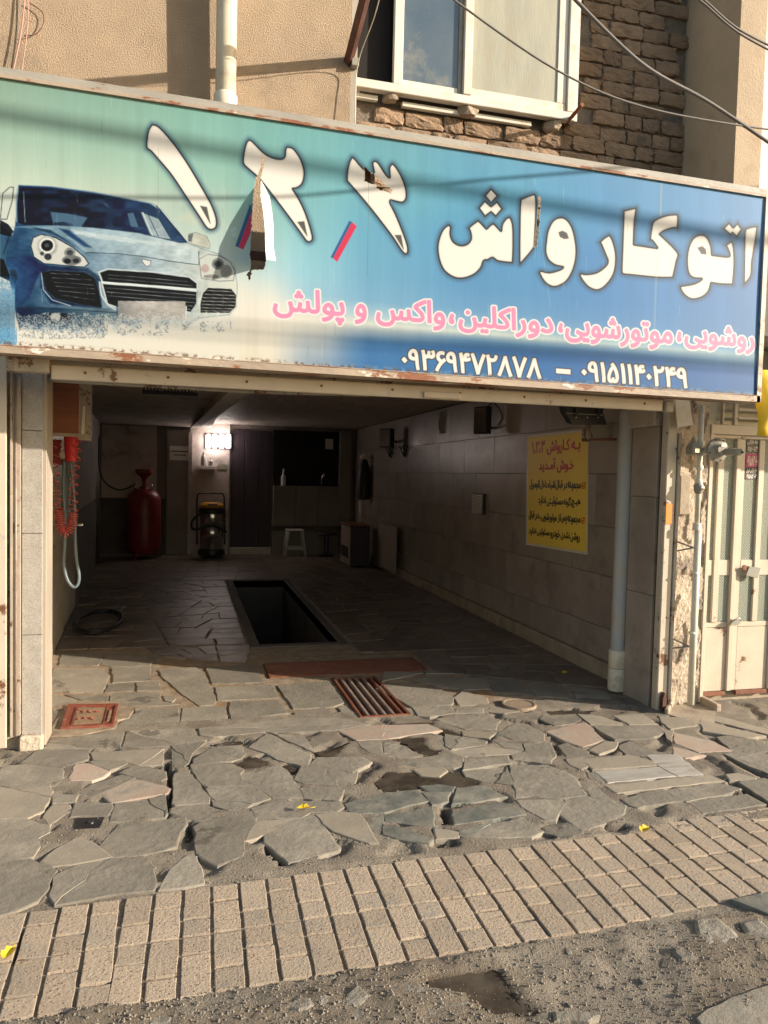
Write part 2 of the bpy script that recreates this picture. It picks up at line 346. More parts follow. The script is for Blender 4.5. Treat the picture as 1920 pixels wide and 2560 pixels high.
skipf=lambda x,y: inrect(x,y,PIT) or inrect(x,y,GRT) or inrect(x,y,TRN)
gfl=sheet('garage_floor',-2.3,3.6,4.88,15.4,.04,zin,lambda x,y: inrect(x,y,PIT) or inrect(x,y,(1.10,1.48,4.88,5.70)) or inrect(x,y,(.64,1.94,5.78,6.26)),K['grout']); tag(gfl,kind='structure')
# stones
def irregular(P,amp=.006,seg=.045):
    out=[];n=len(P)
    for i in range(n):
        a=Vector(P[i]);b=Vector(P[(i+1)%n]);d=b-a;L=d.length
        if L<1e-4: continue
        k=max(1,min(6,int(L/seg))); nn=Vector((-d.y,d.x))/L
        for q in range(k):
            t=q/k; out.append(a+d*t+(nn*RG.uniform(-amp,amp) if q else Vector((RG.uniform(-amp,amp),RG.uniform(-amp,amp)))*.4))
    return out
def stone(P,mt,parent,z=.016,th=.035,inset=.004,name='flagstone',bev=.004,amp=.006,tilt=.010,z0=None):
    cx=sum(p[0] for p in P)/len(P); cy=sum(p[1] for p in P)/len(P)
    a=sum(P[i][0]*P[(i+1)%len(P)][1]-P[(i+1)%len(P)][0]*P[i][1] for i in range(len(P)))
    if a<0: P=P[::-1]
    R=max(.05,max(math.hypot(p[0]-cx,p[1]-cy) for p in P)); s=1-inset/R*1.6
    Q=irregular([((p[0]-cx)*s+cx,(p[1]-cy)*s+cy) for p in P],amp)
    tx,ty=RG.uniform(-tilt,tilt),RG.uniform(-tilt,tilt); n=len(Q)
    def zz(x,y): return z+(x-cx)*tx+(y-cy)*ty
    s2=1-bev/R*1.5
    V=[((q.x-cx)*s2+cx,(q.y-cy)*s2+cy,zz(q.x,q.y)) for q in Q]+[(q.x,q.y,zz(q.x,q.y)-bev*.4) for q in Q]+[(q.x,q.y,z-th) for q in Q]
    Fc=[tuple(range(n))]+[(i+n,(i+1)%n+n,(i+1)%n,i) for i in range(n)]+[(i+2*n,(i+1)%n+2*n,(i+1)%n+n,i+n) for i in range(n)]
    off=(cx,cy,0)
    o=mesh(name,[(v[0]-cx,v[1]-cy,v[2]) for v in V],Fc,mt); o.location=off; o.parent=parent
    return o
# wet mud surfaces lying in the hollows
for i,(P,d) in enumerate(wet[:10]):
    cx=sum(p[0] for p in P)/len(P); cy=sum(p[1] for p in P)/len(P)
    Pq=irregular(P,.018,.03); o=mesh('puddle',[(p[0],p[1],.0052) for p in Pq],[tuple(range(len(Pq)))],K['puddle'],pave)
S=[('slate',cC((0,55),(30,35),(130,30),(262,45),(270,85),(235,118),(90,135),(0,115))),('slate2',cC((-10,125),(85,145),(215,172),(185,230),(120,262),(-10,265))),
('slate2',cC((95,140),(215,118),(225,145),(215,165))),('slate',cC((-40,270),(95,262),(165,285),(215,295),(210,325),(165,350),(170,385),(145,425),(60,450),(-40,480))),
('slate',cC((-40,500),(35,455),(130,442),(245,490),(225,515),(205,570),(160,620),(75,655),(-40,700))),
('slate',cC((230,510),(330,465),(400,450),(480,435),(640,435),(665,470),(680,545),(670,575),(510,590),(340,620),(235,640),(208,600),(225,560))),
('slate2',cC((185,450),(250,395),(330,350),(390,365),(440,400),(475,430),(400,445),(320,460),(235,470))),
('slate',cC((435,380),(500,310),(515,290),(600,285),(795,262),(800,285),(765,350),(755,380),(700,400),(600,420),(490,430),(455,405))),
('slate',cC((470,280),(495,195),(640,175),(715,165),(720,200),(728,240),(715,255),(590,270))),('slate',cC((330,195),(475,198),(485,215),(465,250),(400,248),(310,255))),
('slate_pink',cC((445,155),(520,115),(590,95),(700,120),(730,132),(720,150),(600,170),(490,190))),('slate',cC((340,150),(390,115),(520,75),(590,85),(500,125),(440,150),(400,165))),
('slate_pink',cC((300,85),(330,30),(380,25),(470,58),(440,80),(395,95),(310,95))),('slate',cC((390,15),(540,10),(545,25),(475,50),(400,25))),
('slate',cC((525,65),(570,40),(640,38),(710,60),(715,85),(690,100),(600,85))),('slate',cC((225,155),(335,160),(320,190),(230,195))),
('slate2',cC((190,255),(230,202),(300,205),(310,230),(270,250),(215,290))),('slate',cC((700,545),(740,480),(820,415),(845,430),(870,500),(880,540),(790,560),(695,568))),
('slate',cC((755,70),(790,60),(830,75),(870,130),(905,170),(900,198),(870,195),(760,205),(748,195))),('slate',cC((742,220),(790,197),(870,200),(985,235),(970,250),(860,272),(805,255),(740,235))),
('slate',cC((840,300),(870,280),(965,255),(1085,235),(1105,265),(1070,330),(1055,360),(1050,420),(940,465),(850,410),(845,360),(850,330))),
('slate',cC((830,30),(870,20),(1000,28),(1050,55),(1035,70),(1045,95),(1085,118),(900,125),(870,110),(835,60))),
('slate',cC((885,132),(1100,122),(1140,150),(1170,178),(1090,200),(1060,225),(990,230),(920,205),(905,170))),
('slate',cC((1040,65),(1120,50),(1200,32),(1240,55),(1290,130),(1310,170),(1180,172),(1150,150),(1100,118),(1055,95))),
('slate',cC((1090,217),(1190,192),(1460,190),(1478,215),(1450,233),(1340,238),(1310,258),(1200,262),(1112,258))),
('slate',cC((1145,330),(1200,292),(1350,247),(1400,300),(1460,385),(1455,400),(1250,452),(1195,405),(1145,368))),
('slate2',cC((1110,277),(1200,270),(1300,262),(1260,275),(1150,328),(1110,348),(1065,358),(1080,320))),
('slate',cC((1267,95),(1300,35),(1370,25),(1545,40),(1545,75),(1535,110),(1460,122),(1310,112))),('slate',cC((1300,132),(1460,128),(1480,140),(1460,183),(1320,172))),
('slate2',cC((1367,250),(1460,238),(1545,242),(1590,300),(1630,368),(1590,368),(1500,340),(1440,318),(1400,288))),
('slate_dark',cC((1485,200),(1540,180),(1659,155),(1809,140),(1824,165),(1854,190),(1750,212),(1660,240),(1550,245),(1500,230))),
('slate_dark',cC((1555,265),(1640,250),(1659,247),(1659,285),(1670,320),(1600,300))),
('slate2',cD((130,50),(190,40),(250,42),(268,55),(235,78),(165,73))),('slate_dark',cD((165,122),(240,117),(300,125),(288,147),(200,148))),('slate_dark',cD((165,153),(280,152),(272,188),(210,203),(193,185))),
('slate_dark',cD((318,132),(420,122),(520,168),(420,188),(300,198),(310,160))),('slate_dark',cD((5,248),(205,215),(215,298),(120,288),(10,272))),('slate_dark',cD((300,240),(480,195),(540,197),(605,245),(430,268),(310,288))),
('slate',cD((380,338),(470,292),(590,258),(640,292),(685,320),(630,343),(450,343))),('slate_dark',cD((325,315),(430,287),(455,290),(360,338),(330,333))),
('slate_dark',cD((0,292),(60,300),(200,350),(180,368),(60,350),(0,330))),('slate2',cD((222,307),(318,320),(318,343),(232,348))),
('slate',cD((335,55),(530,37),(545,75),(565,118),(480,108),(420,98),(350,80))),('slate',cD((545,32),(700,32),(780,57),(830,95),(865,158),(760,172),(650,163),(575,168),(565,120),(550,70))),
('slate',cD((580,185),(760,182),(778,200),(740,268),(700,268),(600,215))),('slate',cD((785,185),(880,167),(1038,205),(1032,240),(980,268),(860,312),(795,268),(762,240))),
('slate',cD((695,300),(790,282),(850,317),(840,330),(790,343),(705,323))),('slate2',cD((790,5),(850,0),(878,35),(850,48),(805,30))),
('slate2',cD((862,6),(1060,-12),(1155,14),(1172,33),(910,48))),('marble',cD((918,60),(1180,40),(1250,78),(972,106))),('marble',cD((1138,-10),(1260,-15),(1368,68),(1268,76),(1185,33))),
('slate2',cD((965,120),(1400,76),(1458,100),(1012,152))),('slate',cD((1032,180),(1130,150),(1200,137),(1283,186),(1100,213),(1060,203))),('slate',cD((1218,140),(1450,110),(1535,133),(1490,153),(1312,188))),
('slate',cD((1322,193),(1560,157),(1642,200),(1382,238))),('slate',cD((868,105),(930,132),(1008,198),(972,188),(895,165))),('slate',cD((873,57),(920,67),(948,105),(885,85))),
('slate',cD((1515,0),(1620,-28),(1720,10),(1759,60),(1700,70),(1659,50))),('slate2',cD((1480,72),(1530,67),(1600,85),(1598,100),(1500,95))),
('slate',cD((1540,108),(1640,90),(1760,130),(1760,190),(1680,200))),
('slate',cB((0,542),(235,562),(298,600),(288,628),(120,640),(50,600),(-30,560))),('slate',cB((125,645),(285,637),(302,668),(200,683),(150,678))),('slate2',cB((303,600),(340,572),(440,600),(448,628),(330,638))),
('slate2',cB((442,642),(560,642),(578,660),(520,670),(435,657))),('slate',cB((228,692),(410,672),(498,700),(478,738),(350,738),(245,702))),('slate',cB((312,650),(428,642),(428,666),(312,670))),
('slate',cB((493,758),(570,712),(620,717),(688,760),(688,788),(560,783))),('slate',cB((692,680),(820,672),(848,690),(838,705),(740,723),(675,692))),('slate2',cB((838,674),(930,682),(1018,710),(1026,720),(895,720))),
('slate2',cB((993,680),(1110,672),(1176,715),(1062,718))),('slate_pink',cB((702,750),(830,717),(870,712),(930,770),(943,785),(860,813),(782,788))),('slate',cB((908,727),(1180,722),(1216,750),(1150,778),(1002,783),(943,752))),
('slate2',cB((888,828),(960,792),(1008,797),(998,822),(930,846))),('slate',cB((753,810),(790,797),(830,817),(898,850),(870,858),(790,858))),('slate',cB((1015,813),(1060,792),(1170,832),(1236,858),(1050,853))),
('slate_pink',cB((-199,747),(-59,722),(0,720),(190,717),(253,745),(125,763),(0,783),(-119,788))),('slate',cB((262,757),(340,770),(448,790),(438,808),(290,828),(262,810))),
('slate2',cB((340,748),(478,752),(450,778),(345,766))),('slate',cB((0,792),(15,790),(90,810),(160,855),(40,868),(0,850))),('slate2',cB((290,837),(440,814),(565,830),(595,845),(350,858))),
('slate',cB((483,792),(590,802),(598,828),(522,814))),('slate',cB((605,802),(720,802),(738,850),(718,885),(560,868),(552,850),(612,835))),('slate',cB((352,880),(530,857),(545,888),(500,892),(345,915))),
('slate',cB((50,885),(280,842),(340,860),(330,900),(300,905),(150,900))),('slate2',cB((1190,682),(1330,692),(1348,720),(1240,738),(1202,710))),('slate_pink',cB((1250,752),(1420,792),(1498,830),(1360,838),(1262,800))),
('slate_pink',cB((1252,815),(1380,850),(1300,863),(1250,848))),('slate2',cB((1440,680),(1659,740),(1720,775),(1659,760),(1425,702))),('slate',cB((1440,772),(1500,767),(1640,800),(1700,830),(1510,833))),
('slate',cB((1475,847),(1600,837),(1720,880),(1720,950),(1580,900))),('slate2',cB((1370,700),(1420,712),(1640,765),(1560,775),(1380,745))),
('slate2',cB((1205,745),(1250,745),(1240,790),(1225,780))),
('slate',cA((100,880),(170,827),(380,830),(375,868),(270,903),(140,888))),('slate2',cA((388,842),(710,824),(708,865),(700,895),(600,898),(530,878),(400,873))),
('slate',cA((200,792),(340,767),(540,752),(520,818),(380,823),(182,826))),('slate',cA((548,747),(840,737),(848,768),(895,785),(820,826),(735,812),(600,818),(528,813))),
('slate',cA((858,737),(1130,707),(1250,692),(1460,687),(1600,718),(1450,743),(1180,755),(1150,750),(920,773),(862,765))),
('slate',cA((740,812),(895,790),(830,845),(815,885),(790,905),(745,915))),('slate',cA((832,868),(920,812),(1045,805),(1062,848),(1040,870),(1000,880),(832,888))),
('slate',cA((1078,820),(1155,757),(1340,848),(1330,898),(1300,898),(1200,872),(1150,845))),('slate',cA((1185,760),(1310,772),(1330,800),(1348,835),(1225,780))),
('slate',cA((1545,792),(1640,792),(1655,855),(1600,840),(1560,815))),('slate',cA((1375,860),(1560,860),(1598,880),(1520,925),(1345,890))),
]
S0=list(S); S=[]
for mt,P in S0:
    n_=len(P); A__=abs(sum(P[i][0]*P[(i+1)%n_][1]-P[(i+1)%n_][0]*P[i][1] for i in range(n_)))/2
    if A__>.035 and n_>5 and RG.random()<.5:
        i=RG.randrange(n_); j=(i+n_//2+RG.choice((0,0,1)))%n_; i2,j2=min(i,j),max(i,j)
        a,b=P[i2],P[j2]; mid_=[(a[0]+(b[0]-a[0])*t_+RG.uniform(-.02,.02),a[1]+(b[1]-a[1])*t_+RG.uniform(-.015,.015)) for t_ in (.3,.55,.8)]
        P1=P[i2:j2+1]+mid_[::-1]; P2=P[j2:]+P[:i2+1]+mid_
        def ar(Q): return abs(sum(Q[i][0]*Q[(i+1)%len(Q)][1]-Q[(i+1)%len(Q)][0]*Q[i][1] for i in range(len(Q))))/2
        if abs(ar(P1)+ar(P2)-A__)<A__*.04 and min(ar(P1),ar(P2))>.008:
            for Q_ in (P1,P2): stone(Q_,K[mt],pave,z=.0114+RG.uniform(-.002,.003),inset=.0,bev=.004,tilt=.012,amp=.003)
            continue
    S.append((mt,P))
for mt,P in S: stone(P,K[mt],pave,z=.0114+RG.uniform(-.0015,.0025),inset=-.010,bev=.006,tilt=.005)
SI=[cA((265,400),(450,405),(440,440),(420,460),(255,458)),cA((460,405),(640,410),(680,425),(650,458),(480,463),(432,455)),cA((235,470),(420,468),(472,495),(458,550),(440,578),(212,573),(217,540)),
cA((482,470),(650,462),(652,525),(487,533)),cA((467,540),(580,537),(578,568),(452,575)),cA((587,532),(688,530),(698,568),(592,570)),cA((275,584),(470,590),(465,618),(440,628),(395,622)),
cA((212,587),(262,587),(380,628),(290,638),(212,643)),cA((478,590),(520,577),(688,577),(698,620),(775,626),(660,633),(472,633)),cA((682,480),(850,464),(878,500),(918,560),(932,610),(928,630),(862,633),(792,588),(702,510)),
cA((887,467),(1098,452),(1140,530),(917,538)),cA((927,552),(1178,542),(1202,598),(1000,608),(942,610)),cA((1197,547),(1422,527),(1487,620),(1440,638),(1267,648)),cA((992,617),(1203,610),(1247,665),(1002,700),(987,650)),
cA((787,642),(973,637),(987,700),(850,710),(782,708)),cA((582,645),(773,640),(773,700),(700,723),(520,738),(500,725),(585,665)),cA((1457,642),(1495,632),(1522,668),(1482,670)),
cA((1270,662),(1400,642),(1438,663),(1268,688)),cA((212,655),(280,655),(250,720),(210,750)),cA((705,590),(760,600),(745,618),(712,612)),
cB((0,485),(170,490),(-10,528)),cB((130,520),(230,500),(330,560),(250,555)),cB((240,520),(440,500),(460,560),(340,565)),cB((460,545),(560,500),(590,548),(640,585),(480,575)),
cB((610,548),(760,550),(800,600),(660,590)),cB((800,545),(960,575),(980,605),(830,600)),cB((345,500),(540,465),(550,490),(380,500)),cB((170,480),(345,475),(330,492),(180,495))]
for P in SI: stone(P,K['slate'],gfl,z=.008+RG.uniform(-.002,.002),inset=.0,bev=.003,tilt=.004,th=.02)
def crazy(P,amin,out):
    a=abs(sum(P[i][0]*P[(i+1)%len(P)][1]-P[(i+1)%len(P)][0]*P[i][1] for i in range(len(P))))/2
    if a<amin*RG.uniform(.7,1.6) : out.append(P); return
    n=len(P); Ls=[math.hypot(P[i][0]-P[(i+1)%n][0],P[i][1]-P[(i+1)%n][1]) for i in range(n)]
    i=max(range(n),key=lambda k:Ls[k]*RG.uniform(.75,1)); 
    cand=sorted((k for k in range(n) if k!=i),key=lambda k:-Ls[k]*RG.uniform(.6,1)); j=next((k for k in cand if abs(k-i)%n not in (1,n-1)),cand[0])
    t,u=RG.uniform(.35,.65),RG.uniform(.3,.7)
    p=(P[i][0]+(P[(i+1)%n][0]-P[i][0])*t,P[i][1]+(P[(i+1)%n][1]-P[i][1])*t); q=(P[j][0]+(P[(j+1)%n][0]-P[j][0])*u,P[j][1]+(P[(j+1)%n][1]-P[j][1])*u)
    i2,j2=(i,j) if i<j else (j,i); pp,qq=(p,q) if i<j else (q,p)
    crazy([pp]+P[i2+1:j2+1]+[qq],amin,out); crazy([qq]+P[j2+1:]+P[:i2+1]+[pp],amin,out)
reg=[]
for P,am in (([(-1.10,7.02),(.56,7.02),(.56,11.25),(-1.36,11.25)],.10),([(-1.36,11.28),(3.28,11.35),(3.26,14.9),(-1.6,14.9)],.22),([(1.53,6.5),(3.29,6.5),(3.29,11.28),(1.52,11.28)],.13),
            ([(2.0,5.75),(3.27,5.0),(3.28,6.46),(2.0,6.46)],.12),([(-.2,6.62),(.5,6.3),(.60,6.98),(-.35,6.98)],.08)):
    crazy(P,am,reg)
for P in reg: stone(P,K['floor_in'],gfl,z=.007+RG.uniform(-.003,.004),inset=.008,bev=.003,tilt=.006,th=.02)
# concrete lip round the pit
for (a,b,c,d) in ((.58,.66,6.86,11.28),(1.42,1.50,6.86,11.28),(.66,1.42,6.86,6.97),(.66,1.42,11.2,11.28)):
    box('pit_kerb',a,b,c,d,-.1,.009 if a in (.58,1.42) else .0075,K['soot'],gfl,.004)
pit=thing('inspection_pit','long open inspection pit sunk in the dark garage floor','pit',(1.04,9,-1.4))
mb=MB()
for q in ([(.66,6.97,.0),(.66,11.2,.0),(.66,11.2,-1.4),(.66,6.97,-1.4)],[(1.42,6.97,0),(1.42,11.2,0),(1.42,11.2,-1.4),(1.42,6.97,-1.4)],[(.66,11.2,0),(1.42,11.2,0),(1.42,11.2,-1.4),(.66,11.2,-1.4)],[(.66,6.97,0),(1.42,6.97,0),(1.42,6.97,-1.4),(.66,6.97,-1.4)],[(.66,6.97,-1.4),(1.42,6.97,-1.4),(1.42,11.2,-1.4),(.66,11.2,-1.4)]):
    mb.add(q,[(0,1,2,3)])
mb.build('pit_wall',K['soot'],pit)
# slatted trench cover
tr=thing('trench_cover','wide rusty slatted trench cover in front of the inspection pit','drain cover',(1.3,6,0))
y=5.82
while y<6.24:
    sh=(y-5.8)*-.12
    box('slat',.66,1.93,y,y+.034,-.012,.008,K['grate'],tr,.003); y+=.046
box('frame',.64,.66,5.79,6.26,-.03,.012,K['grate'],tr,.002); box('frame',1.93,1.95,5.79,6.26,-.03,.012,K['grate'],tr,.002)
box('channel',.64,1.94,5.79,6.26,-.14,-.10,K['dark'],tr)
# bar grate
gr=thing('floor_grate','rusty steel floor grate with long bars at the garage threshold','grate',(1.3,5.2,0))
x0,x1,y0,y1=1.12,1.47,4.72,5.69
box('frame',x0,x0+.02,y0,y1,-.05,.016,K['grate'],gr,.002);box('frame',x1-.02,x1,y0,y1,-.05,.016,K['grate'],gr,.002)
box('frame',x0+.02,x1-.02,y0,y0+.02,-.05,.015,K['grate'],gr,.002);box('frame',x0+.02,x1-.02,y1-.02,y1,-.05,.015,K['grate'],gr,.002)
for k in range(5):
    xx=x0+.055+k*.058; box('bar',xx,xx+.022,y0+.02,y1-.02,-.03,.013,K['gratel' if k<4 else 'grate'],gr,.003)
mb=MB(); mb.box(x0,x1,y0,y1,-.30,-.29)
for a in (x0-.004,x1): mb.box(a,a+.004,y0,y1,-.29,-.05)
mb.box(x0,x1,y0-.004,y0,-.29,-.05); mb.box(x0,x1,y1,y1+.004,-.29,-.05); mb.build('channel',K['dark'],gr)
# the outside sheet is cut where the grate lies
bm=bmesh.new(); bm.from_mesh(pave.data)
bmesh.ops.delete(bm,geom=[f for f in bm.faces if inrect(f.calc_center_median().x,f.calc_center_median().y,(x0,x1,y0,y1))],context='FACES'); bm.to_mesh(pave.data); bm.free()
# red square hatch, its cement surround
hp=cA((295,640),(512,637),(490,730),(262,742)); 
cem=stone(cA((205,650),(290,625),(370,612),(520,620),(580,655),(560,690),(510,700),(500,735),(360,765),(200,775),(215,735),(240,700),(280,650)),K['grout'],pave,z=.014,name='cement_patch',bev=.004,tilt=0)
hat=thing('service_hatch','red painted square iron hatch with raised lettering by the granite pillar','hatch cover',((hp[0][0]+hp[2][0])/2,(hp[0][1]+hp[2][1])/2,.01))
def lerp2(Q,u,v):   # Q: tl,tr,br,bl
    a=[Q[0][i]+(Q[1][i]-Q[0][i])*u for i in range(2)]; b=[Q[3][i]+(Q[2][i]-Q[3][i])*u for i in range(2)]
    return (a[0]+(b[0]-a[0])*v,a[1]+(b[1]-a[1])*v)
def hq(name,u0,u1,v0,v1,z0,z1,mt):
    P=[lerp2(hp,u,v) for u,v in ((u0,v0),(u1,v0),(u1,v1),(u0,v1))]; return prism(name,P,2,z0,z1,mt,hat)
hq('plate',0,1,0,1,.012,.020,K['hatch'])
for q in ((0,1,0,.07),(0,1,.93,1),(0,.05,.07,.93),(.95,1,.07,.93)): hq('rim',*q,.0201,.028,K['hatch'])
hq('rib',.18,.21,.12,.88,.0201,.026,K['hatch']);hq('rib',.78,.81,.12,.88,.0201,.026,K['hatch']);hq('panel',.22,.77,.14,.86,.0201,.0225,K['hatchd'])
for k_ in range(7):
    c_=lerp2(hp,.28+.06*k_+RG.uniform(-.01,.01),.35+.3*(k_%2)); tube('raised_mark',[(c_[0]+.022*math.cos(t_),c_[1]+.022*math.sin(t_)*(.6+.4*(k_%3)),.0245) for t_ in np.linspace(.3*k_,.3*k_+3.6,9)],.004,K['hatch'],hat,5)
hq('handle',.85,.90,.3,.8,.0201,.028,K['hatchd'])
# round clay cover
c=G(1297,1767); rc=thing('round_cover','round clay coloured manhole cover with raised letters set in mortar','manhole cover',(c[0],c[1],.01))
lathe('disc',(c[0],c[1],.0),[(.0,.022),(.10,.022),(.104,.026),(.118,.026),(.122,.018),(.122,0)],K['mcover'],rc,32)
c=ag((393,864+283)); bx=thing('valve_box','small square black valve box lid among broken flagstones','valve cover',(c[0],c[1],0))
dq=cC((330,262),(452,257),(430,303),(325,308)); prism('lid',dq,2,-.02,.012,K['black'],bx)
lathe('knob',(c[0],c[1],.012),[(.0,.012),(.012,.006),(.014,.0)],K['black'],bx,16)
# pavers
LB=[(-1.3,2.26,2.84),(-.43,2.275,2.845),(0,2.26,2.87),(.42,2.27,2.89),(1.42,2.29,2.91),(2.3,2.37,2.985),(4.4,2.45,3.1)]
def band(x):
    for (a,b0,c0),(d,b1,c1) in zip(LB,LB[1:]):
        if x<=d: t=(x-a)/(d-a); return b0+(b1-b0)*t,c0+(c1-c0)*t
    return LB[-1][1:]
k=0; x=-1.26
while x<4.2:
    wx=.105 if x>.72 else .1045
    x2=x+.1045
    lo,hi=band(x+.05); mid=lo+(hi-lo)*.5
    lean=lambda yy:(yy-2.6)*(-.03 if x<-.3 else .02)
    for (a,b,ph) in ((mid,hi,0),(lo,mid,1)):
        cut=a+(b-a)*((.36,.66)[(k+ph)%2]+RG.uniform(-.03,.03))
        for (u,v) in ((a,cut),(cut,b)):
            g=.009; P=[(x+g+lean(u),u+.0065),(x2-g*.4+lean(u),u+.0065),(x2-g*.4+lean(v),v-.0055),(x+g+lean(v),v-.0055)]
            stone(P,K['paver'],pave,z=.0085+RG.uniform(-.0015,.002),inset=0,name='paver',bev=.003,amp=.0022,tilt=.012,th=.035)
    x=x2; k+=1
# rubble along the kerb
def rock(cx,cy,r,h,mt,parent,name='rubble_stone',fl=.6):
    bm=bmesh.new(); bmesh.ops.create_icosphere(bm,subdivisions=2,radius=1)
    sd=RG.uniform(0,99); a=RG.uniform(0,3.1)
    for v in bm.verts:
        f=1+.45*noise.noise(v.co*1.3+Vector((sd,0,0)))+.15*noise.noise(v.co*4+Vector((sd,5,0)))
        c=v.co*f; x,y=c.x*r,c.y*r*fl; z=max(-.6,min(.55,c.z))*h
        v.co=Vector((x*math.cos(a)-y*math.sin(a),x*math.sin(a)+y*math.cos(a),z))
    me=bpy.data.meshes.new(name); bm.to_mesh(me); bm.free(); me.materials.append(mt)
    o=bpy.data.objects.new(name,me); COL.objects.link(o); o.parent=parent; o.location=(cx,cy,.004); return o
for P,h in ((cC((1235,1080),(1280,1040),(1350,1045),(1365,1085),(1330,1110),(1260,1115)),.05),(cC((1370,1040),(1440,1035),(1470,1065),(1400,1095),(1370,1085)),.05),(cC((1480,1050),(1540,1000),(1600,1050),(1560,1090),(1490,1085)),.06),
            (cC((1600,985),(1659,975),(1670,1040),(1610,1045)),.04),(cD((20,1020),(60,990),(230,1000),(330,1020),(390,1080),(400,1110),(280,1135),(60,1130),(20,1080)),.045),(cC((620,1130),(700,1105),(760,1125),(740,1160),(640,1165)),.03),
            (cD((350,1120),(480,1125),(500,1150),(380,1160)),.04),(cD((720,1112),(860,1112),(940,1130),(900,1165),(720,1160)),.05),(cC((1400,1100),(1560,1095),(1620,1141),(1420,1160)),.045)):
    stone(P,K['rock'],pave,z=h*.42,th=.09,bev=.008,amp=.014,tilt=.05,name='broken_stone')
for P in (cD((1330,710),(1430,695),(1520,760),(1540,790),(1400,820),(1340,770)),cD((1240,820),(1330,850),(1370,880),(1290,895),(1235,850)),cD((1530,720),(1620,700),(1690,760),(1680,800),(1560,770))):
    stone(P,K['rock'],pave,z=.020,th=.06,bev=.014,amp=.016,tilt=.04,name='broken_stone')
for i in range(12):
    px=RG.uniform(120,1900); py=RG.uniform(2420,2620)-px*.06; q=G(px,py)
    if any(pip(q[0],q[1],P) for P,d in wet): continue
    rock(q[0],q[1],RG.uniform(.008,.02),RG.uniform(.006,.011),K['rock'],pave)
stone(cD((1340,1141),(1500,1050),(1700,985),(1760,1230),(1400,1230)),K['slate'],pave,z=.022,th=.07,name='kerb_slab')
stone(cD((1490,625),(1659,585),(1800,600),(1800,720),(1659,690),(1560,650)),K['slate_dark'],pave,z=.022,name='flagstone')
# loose grit
mb=MB(); base=[(1,0,0),(-1,0,0),(0,1,0),(0,-1,0),(0,0,1)]
tri=[(0,2,4),(2,1,4),(1,3,4),(3,0,4)]
stoneP=[(P,bb(P)) for _,P in S0]
cnt=0
while cnt<15000:
    if cnt%3: px=RG.uniform(-100,2000);py=RG.uniform(1850,2650)
    else: px=RG.uniform(-100,2000);py=RG.uniform(2330,2650)-px*.05
    q=G(px,py); cnt+=1
    if not(-2.1<q[0]<4.7 and 1.05<q[1]<4.8): continue
    if 2.3<q[1]<2.85 and RG.random()<.9: continue
    if any(b[0]<q[0]<b[1] and b[2]<q[1]<b[3] and pip(q[0],q[1],P) for P,b in stoneP): continue
    r=RG.choice((.0022,.003,.0038,.0055)) ; z,_c=zout(q[0],q[1]); a=RG.uniform(0,6.3)
    mb.add([(q[0]+r*(v[0]*math.cos(a)-v[1]*math.sin(a))*RG.uniform(.7,1.3),q[1]+r*(v[0]*math.sin(a)+v[1]*math.cos(a)),z-.001+v[2]*r*RG.uniform(.8,1.4)) for v in base],tri)
o=mb.build('loose_grit',K['grav']); tag(o,'sandy grit and small pebbles scattered over the broken pavement','gravel',kind='stuff')
# yellow leaves
def leaf(px,py,label,ang,s=.03):
    q=G(px,py); P=[(-1,0),(-.6,.55),(-.1,.8),(.1,.45),(.5,.65),(.9,.2),(1.0,-.1),(.6,-.5),(.1,-.7),(-.5,-.5)]
    V=[(q[0]+s*(u*math.cos(ang)-v*math.sin(ang)),q[1]+s*(u*math.sin(ang)+v*math.cos(ang)),.034+.45*s*(abs(v)+.3*math.sin(3*u))) for u,v in P]+[(q[0],q[1],.03)]
    o=mesh('leaf',V,[(i,(i+1)%10,10) for i in range(10)],K['leaf'],None)
    t=tube('stalk',[(q[0]+s*math.cos(ang),q[1]+s*math.sin(ang),.034),(q[0]+2*s*math.cos(ang+.3),q[1]+2*s*math.sin(ang+.3),.03)],.0012,K['leaf'],o,5)
    tag(o,label,'leaf',group='yellow fallen leaves')
leaf(758,2037,'yellow fallen leaf on the grey flagstone beside the dark hole',-.2)
leaf(1612,2092,'yellow fallen leaf on the paver strip at the right',.5,.032)
leaf(22,2408,'yellow fallen leaf at the left end of the paver strip',1.2,.03)
leaf(1412,1692,'small yellow leaf lying on the shaded garage floor',.2,.03)
# ------------------------------------------------------------------ SHELL OF THE GARAGE
sw=thing('garage_side_wall','dark granite tiled side wall at the right of the garage','wall',(3.34,9,0))
box('wall_core',3.345,3.6,4.9,15.3,-.1,2.8,K['tilegap'],sw)
box('skirting',3.30,3.344,5.15,15.2,-.05,.13,K['skirt'],sw,.006)
rows=[(.135,.40),(.404,.83),(.834,1.23),(1.234,1.665),(1.669,2.075),(2.079,2.54)]
for i,(a,b) in enumerate(rows):
    y=4.95-((i*.37)%.8)
    while y<15.2:
        L=RG.choice((.78,.86,.92,.98)); y0=max(4.93,y); y1=min(15.2,y+L)
        if y1-y0>.05:
            o=box('tile',3.33+RG.uniform(-.0015,.0015),3.345,y0+.002,y1-.002,a,b,K['tile'],sw,.0015)
        y+=L
lw=thing('garage_left_wall','pale stone clad wall at the left of the garage interior','wall',(-1.2,9,0))
lwx=lambda y: -1.05-(y-6.0)*.0605
mb=MB()
